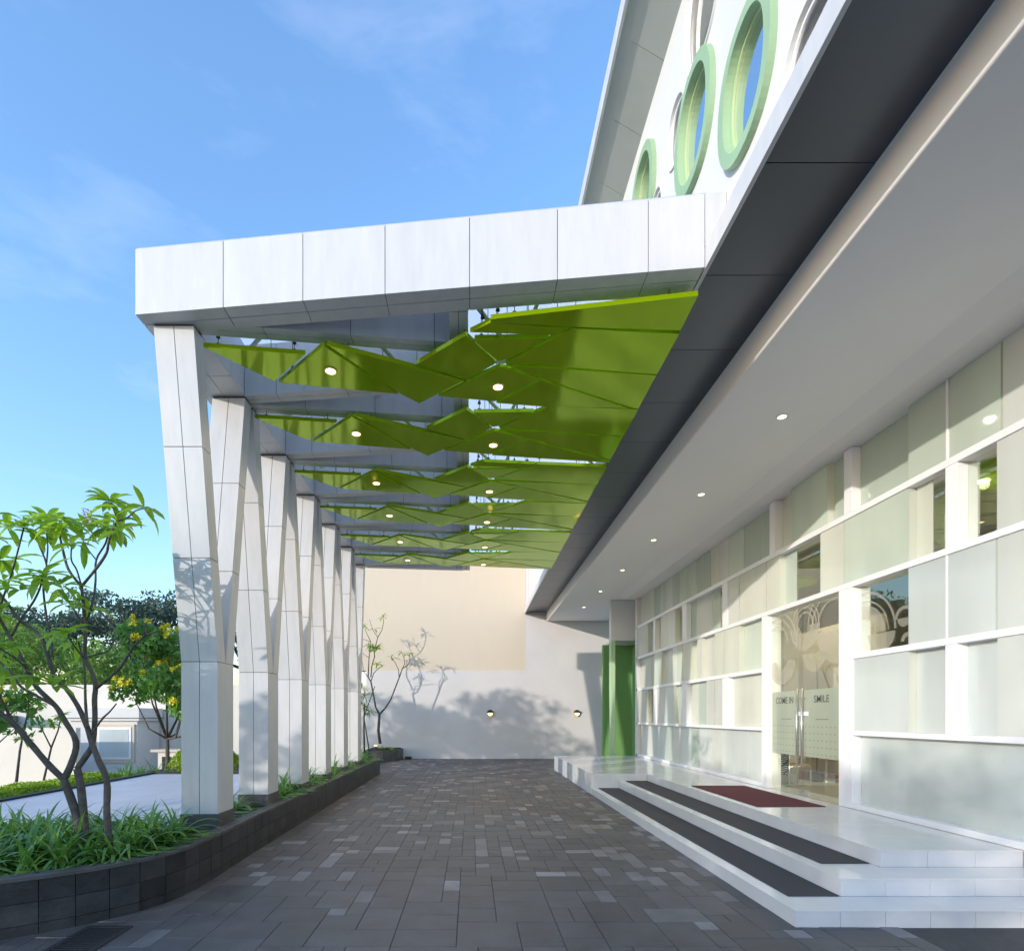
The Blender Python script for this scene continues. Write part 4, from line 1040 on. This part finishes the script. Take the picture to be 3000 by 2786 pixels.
# low shed with dark roof and tarp behind low wall
sh = root0('shed', 'dark roofed sheds with a blue tarpaulin behind the low wall', 'shed')
part(MB().box(-26,-17.2,19.0,20.2,-.8,1.5), 'walls', 'roof_dark', sh); part(MB().add(*extr_y([(-26.3,1.5),(-16.8,1.35),(-16.8,1.6),(-26.3,2.3)][::-1], 18.5, 20.25)), 'roof', 'roof_dark', sh); part(MB().box(-18.9,-17.3,18.7,18.9,.9,1.9), 'tarpaulin', 'tarp_blue', sh); part(MB().box(-21.5,-20.6,18.7,18.9,1.2,1.9), 'sign_board', 'red_paint', sh)
# ---- sapling leaning by low wall
def thin_tree(name, label, spec, leafspots, Ld, seed, group=None, L=.2, W=.05, r0=.03, mat='leaf_frangipani'):
    r = random.Random(seed); root = root0(name, label, 'tree', group); m = MB()
    for pts, ra, rb in spec:
        m.tube([at(*p) for p in pts], [ra+(rb-ra)*i/(len(pts)-1) for i in range(len(pts))], 7)
    part(m, 'trunk', 'bark', root, smooth=True); lm = MB()
    for (p, n) in leafspots: rosette(lm, at(*p), (r.uniform(-.2,.2), r.uniform(-.2,.2), 1), n, L, W, r, (40,110))
    part(lm, 'leaves', mat, root, smooth=True)
def Dd(x, y): return (1000+x/3.696, 1550+y/3.696)
def Ee(x, y): return (1000+x/6.16, 2050+y/6.16)
D = lambda x, y, Y=19.1: Dd(x, y) + (Y,)
E_ = lambda x, y, Y=19.1: Ee(x, y) + (Y,)
thin_tree('bare_frangipani', 'nearly bare little tree in the corner planter by the far wall', [
  ([E_(700,790), E_(670,560), E_(688,260)], .055, .045),
  ([E_(688,260), E_(790,150), E_(890,0), D(625,1610), D(660,1510), D(720,1470), D(742,1430,19.3), D(738,1350,19.4)], .032, .010),
  ([D(625,1610), D(620,1520), D(580,1440,18.9), D(540,1380,18.8)], .016, .008), ([D(660,1510), D(685,1460), D(680,1400), D(655,1330,19.3)], .014, .008),
  ([E_(688,260), E_(620,130), D(340,1750), D(320,1650), D(290,1600,18.9), D(295,1500,18.8), D(300,1390,18.8), D(320,1220), D(270,1120), D(250,1040,19.3)], .034, .008),
  ([D(320,1650), D(350,1560), D(410,1500,18.8), D(440,1490,18.7)], .018, .008), ([D(320,1600), D(330,1480,19.3), D(360,1380,19.4), D(355,1320,19.4), D(395,1170), D(440,1090), D(460,1000), D(450,950)], .022, .008),
  ([D(395,1170), D(340,1090), D(305,980)], .012, .007), ([D(290,1600), D(240,1540,18.7), D(225,1420,18.7)], .014, .008), ([D(320,1220), D(240,1190), D(222,1200)], .010, .006),
  ([D(300,1390), D(250,1360,19), D(215,1330,19)], .010, .006)],
  [(D(450,950),9),(D(250,1045),6),(D(360,1080),5),(D(340,1280),16),(D(400,1275),16),(D(300,1265),12),(D(350,1300),10),(D(395,1450),9),(D(440,1490),4),(D(740,1345),6),(D(655,1330),4),(D(540,1385),4),(D(700,1350),4),(D(600,1400),3),(D(225,1040),4)], 1, 31, L=.27, W=.055)
m = MB(); r = random.Random(14)
for k in range(14): tuft(m, (-3.05+r.uniform(-.2,.25), 19.35+r.uniform(-.2,.25), .42), r, 14, .16, .02)
tag(m.build('moss_tuft', 'leaf_hedge'), 'low golden green tuft at the foot of the bare little tree', 'plant')
sp = root0('spot_light', 'small glowing garden spotlight at the foot of the bare little tree', 'lamp')
part(MB().disc((-3.32,19.0,.55), .05, .03, 14), 'lens', 'lamp_amber', sp); part(MB().tube([(-3.32,19.05,.40),(-3.32,19.05,.55)], .03, 8), 'body', 'black_metal', sp)
# dragon-tree tuft beside last column
thin_tree('dracaena', 'spiky green dracaena beside the farthest column', [([(1068,2210,17.0),(1066,2130,17.0),(1068,2060,17.0)], .03, .02), ([(1082,2200,17.2),(1066,2100,17.2),(1098,2010,17.2)], .02,.012)],
  [((1068,2040,17.0),26),((1062,2065,16.9),22),((1082,2085,17.0),22),((1060,2015,17.1),18)], 1, 33, L=.42, W=.035, mat='leaf_lily')
thin_tree('sapling', 'thin leaning sapling in front of the low cream wall', [([(48,2290,14.0),(58,2200,14.0),(70,2140,14.0)], .035,.02), ([(70,2140,14.0),(85,2070,14.0),(80,2030,14.0)], .02,.01)],
  [((68,2165,14.0),14),((80,2030,14),16),((110,2060,14),14),((60,2080,14),12)], 1, 34, L=.3, W=.09)
thin_tree('sapling', 'slender branching sapling left of the white booth', [([(128,2285,15),(150,2190,15),(170,2140,15),(178,2100,15)], .03,.012), ([(150,2190,15),(120,2130,15),(95,2085,15)], .02,.01)],
  [((152,2120,15),14),((178,2098,15),16),((95,2085,15),12)], 1, 35, L=.3, W=.09)

for p_, l_, w_ in LAMPS: lamp('lamp_light', l_, w_, p_)
# ------------------------------------------------------------------ light, sky, camera
SD = Vector((1.117, 1.0, -.325)).normalized()       # direction the sunlight travels
sun = bpy.data.lights.new('sun', 'SUN'); sun.energy = 2.0; sun.angle = R(.6); sun.color = (1, .91, .81)
so = bpy.data.objects.new('sun', sun); COL.objects.link(so); so.rotation_euler = SD.to_track_quat('-Z', 'Y').to_euler()
w = bpy.data.worlds.new('World'); scene.world = w; w.use_nodes = True
nt = w.node_tree; nt.nodes.clear(); out = nt.nodes.new('ShaderNodeOutputWorld'); bg = nt.nodes.new('ShaderNodeBackground')
sky = nt.nodes.new('ShaderNodeTexSky'); sky.sky_type = 'NISHITA'; sky.sun_disc = False
sky.sun_elevation = math.asin(-SD.z); sky.sun_rotation = math.atan2(-SD.x, -SD.y); sky.air_density = 1.6; sky.dust_density = .5; sky.ozone_density = 5.0
tc = nt.nodes.new('ShaderNodeTexCoord')
mp = nt.nodes.new('ShaderNodeMapping'); mp.inputs['Scale'].default_value = (1.3, 1.3, 4.5); mp.inputs['Location'].default_value = (.3, .1, 0)
ns = nt.nodes.new('ShaderNodeTexNoise'); ns.inputs['Scale'].default_value = 2.6; ns.inputs['Detail'].default_value = 8; ns.inputs['Roughness'].default_value = .6; ns.inputs['Distortion'].default_value = .3
cr = nt.nodes.new('ShaderNodeValToRGB'); cr.color_ramp.elements[0].position = .54; cr.color_ramp.elements[1].position = .82; cr.color_ramp.elements[1].color = (.12,)*3 + (1,)
mx = nt.nodes.new('ShaderNodeMix'); mx.data_type = 'RGBA'; mx.inputs[7].default_value = (6.6, 6.9, 7.6, 1)
L = nt.links
L.new(tc.outputs['Generated'], mp.inputs[0]); L.new(mp.outputs[0], ns.inputs['Vector']); L.new(ns.outputs[0], cr.inputs[0]); L.new(cr.outputs[0], mx.inputs[0])
tint = nt.nodes.new('ShaderNodeMix'); tint.data_type = 'RGBA'; tint.blend_type = 'MULTIPLY'; tint.inputs[0].default_value = 1; tint.inputs[7].default_value = (2.05, 1.95, 2.08, 1)
L.new(sky.outputs[0], tint.inputs[6]); L.new(tint.outputs[2], mx.inputs[6]); L.new(mx.outputs[2], bg.inputs[0]); bg.inputs[1].default_value = .15; L.new(bg.outputs[0], out.inputs[0])
cam = bpy.data.cameras.new('camera'); co = bpy.data.objects.new('camera', cam); COL.objects.link(co); scene.camera = co
co.location = (0, 0, EYE); co.rotation_euler = (R(90), 0, 0); cam.sensor_width = 36; cam.sensor_fit = 'HORIZONTAL'; cam.lens = F/3000*36
cam.shift_x = 120/3000; cam.shift_y = 703/3000; cam.clip_end = 3000; cam.clip_start = .05
scene.view_settings.view_transform = 'Standard'; scene.view_settings.look = 'None'; scene.view_settings.gamma = 1; scene.view_settings.exposure = 0.74
scene.render.engine = 'CYCLES'
try:
    scene.cycles.max_bounces = 8; scene.cycles.transparent_max_bounces = 12; scene.cycles.use_adaptive_sampling = True
except Exception: pass
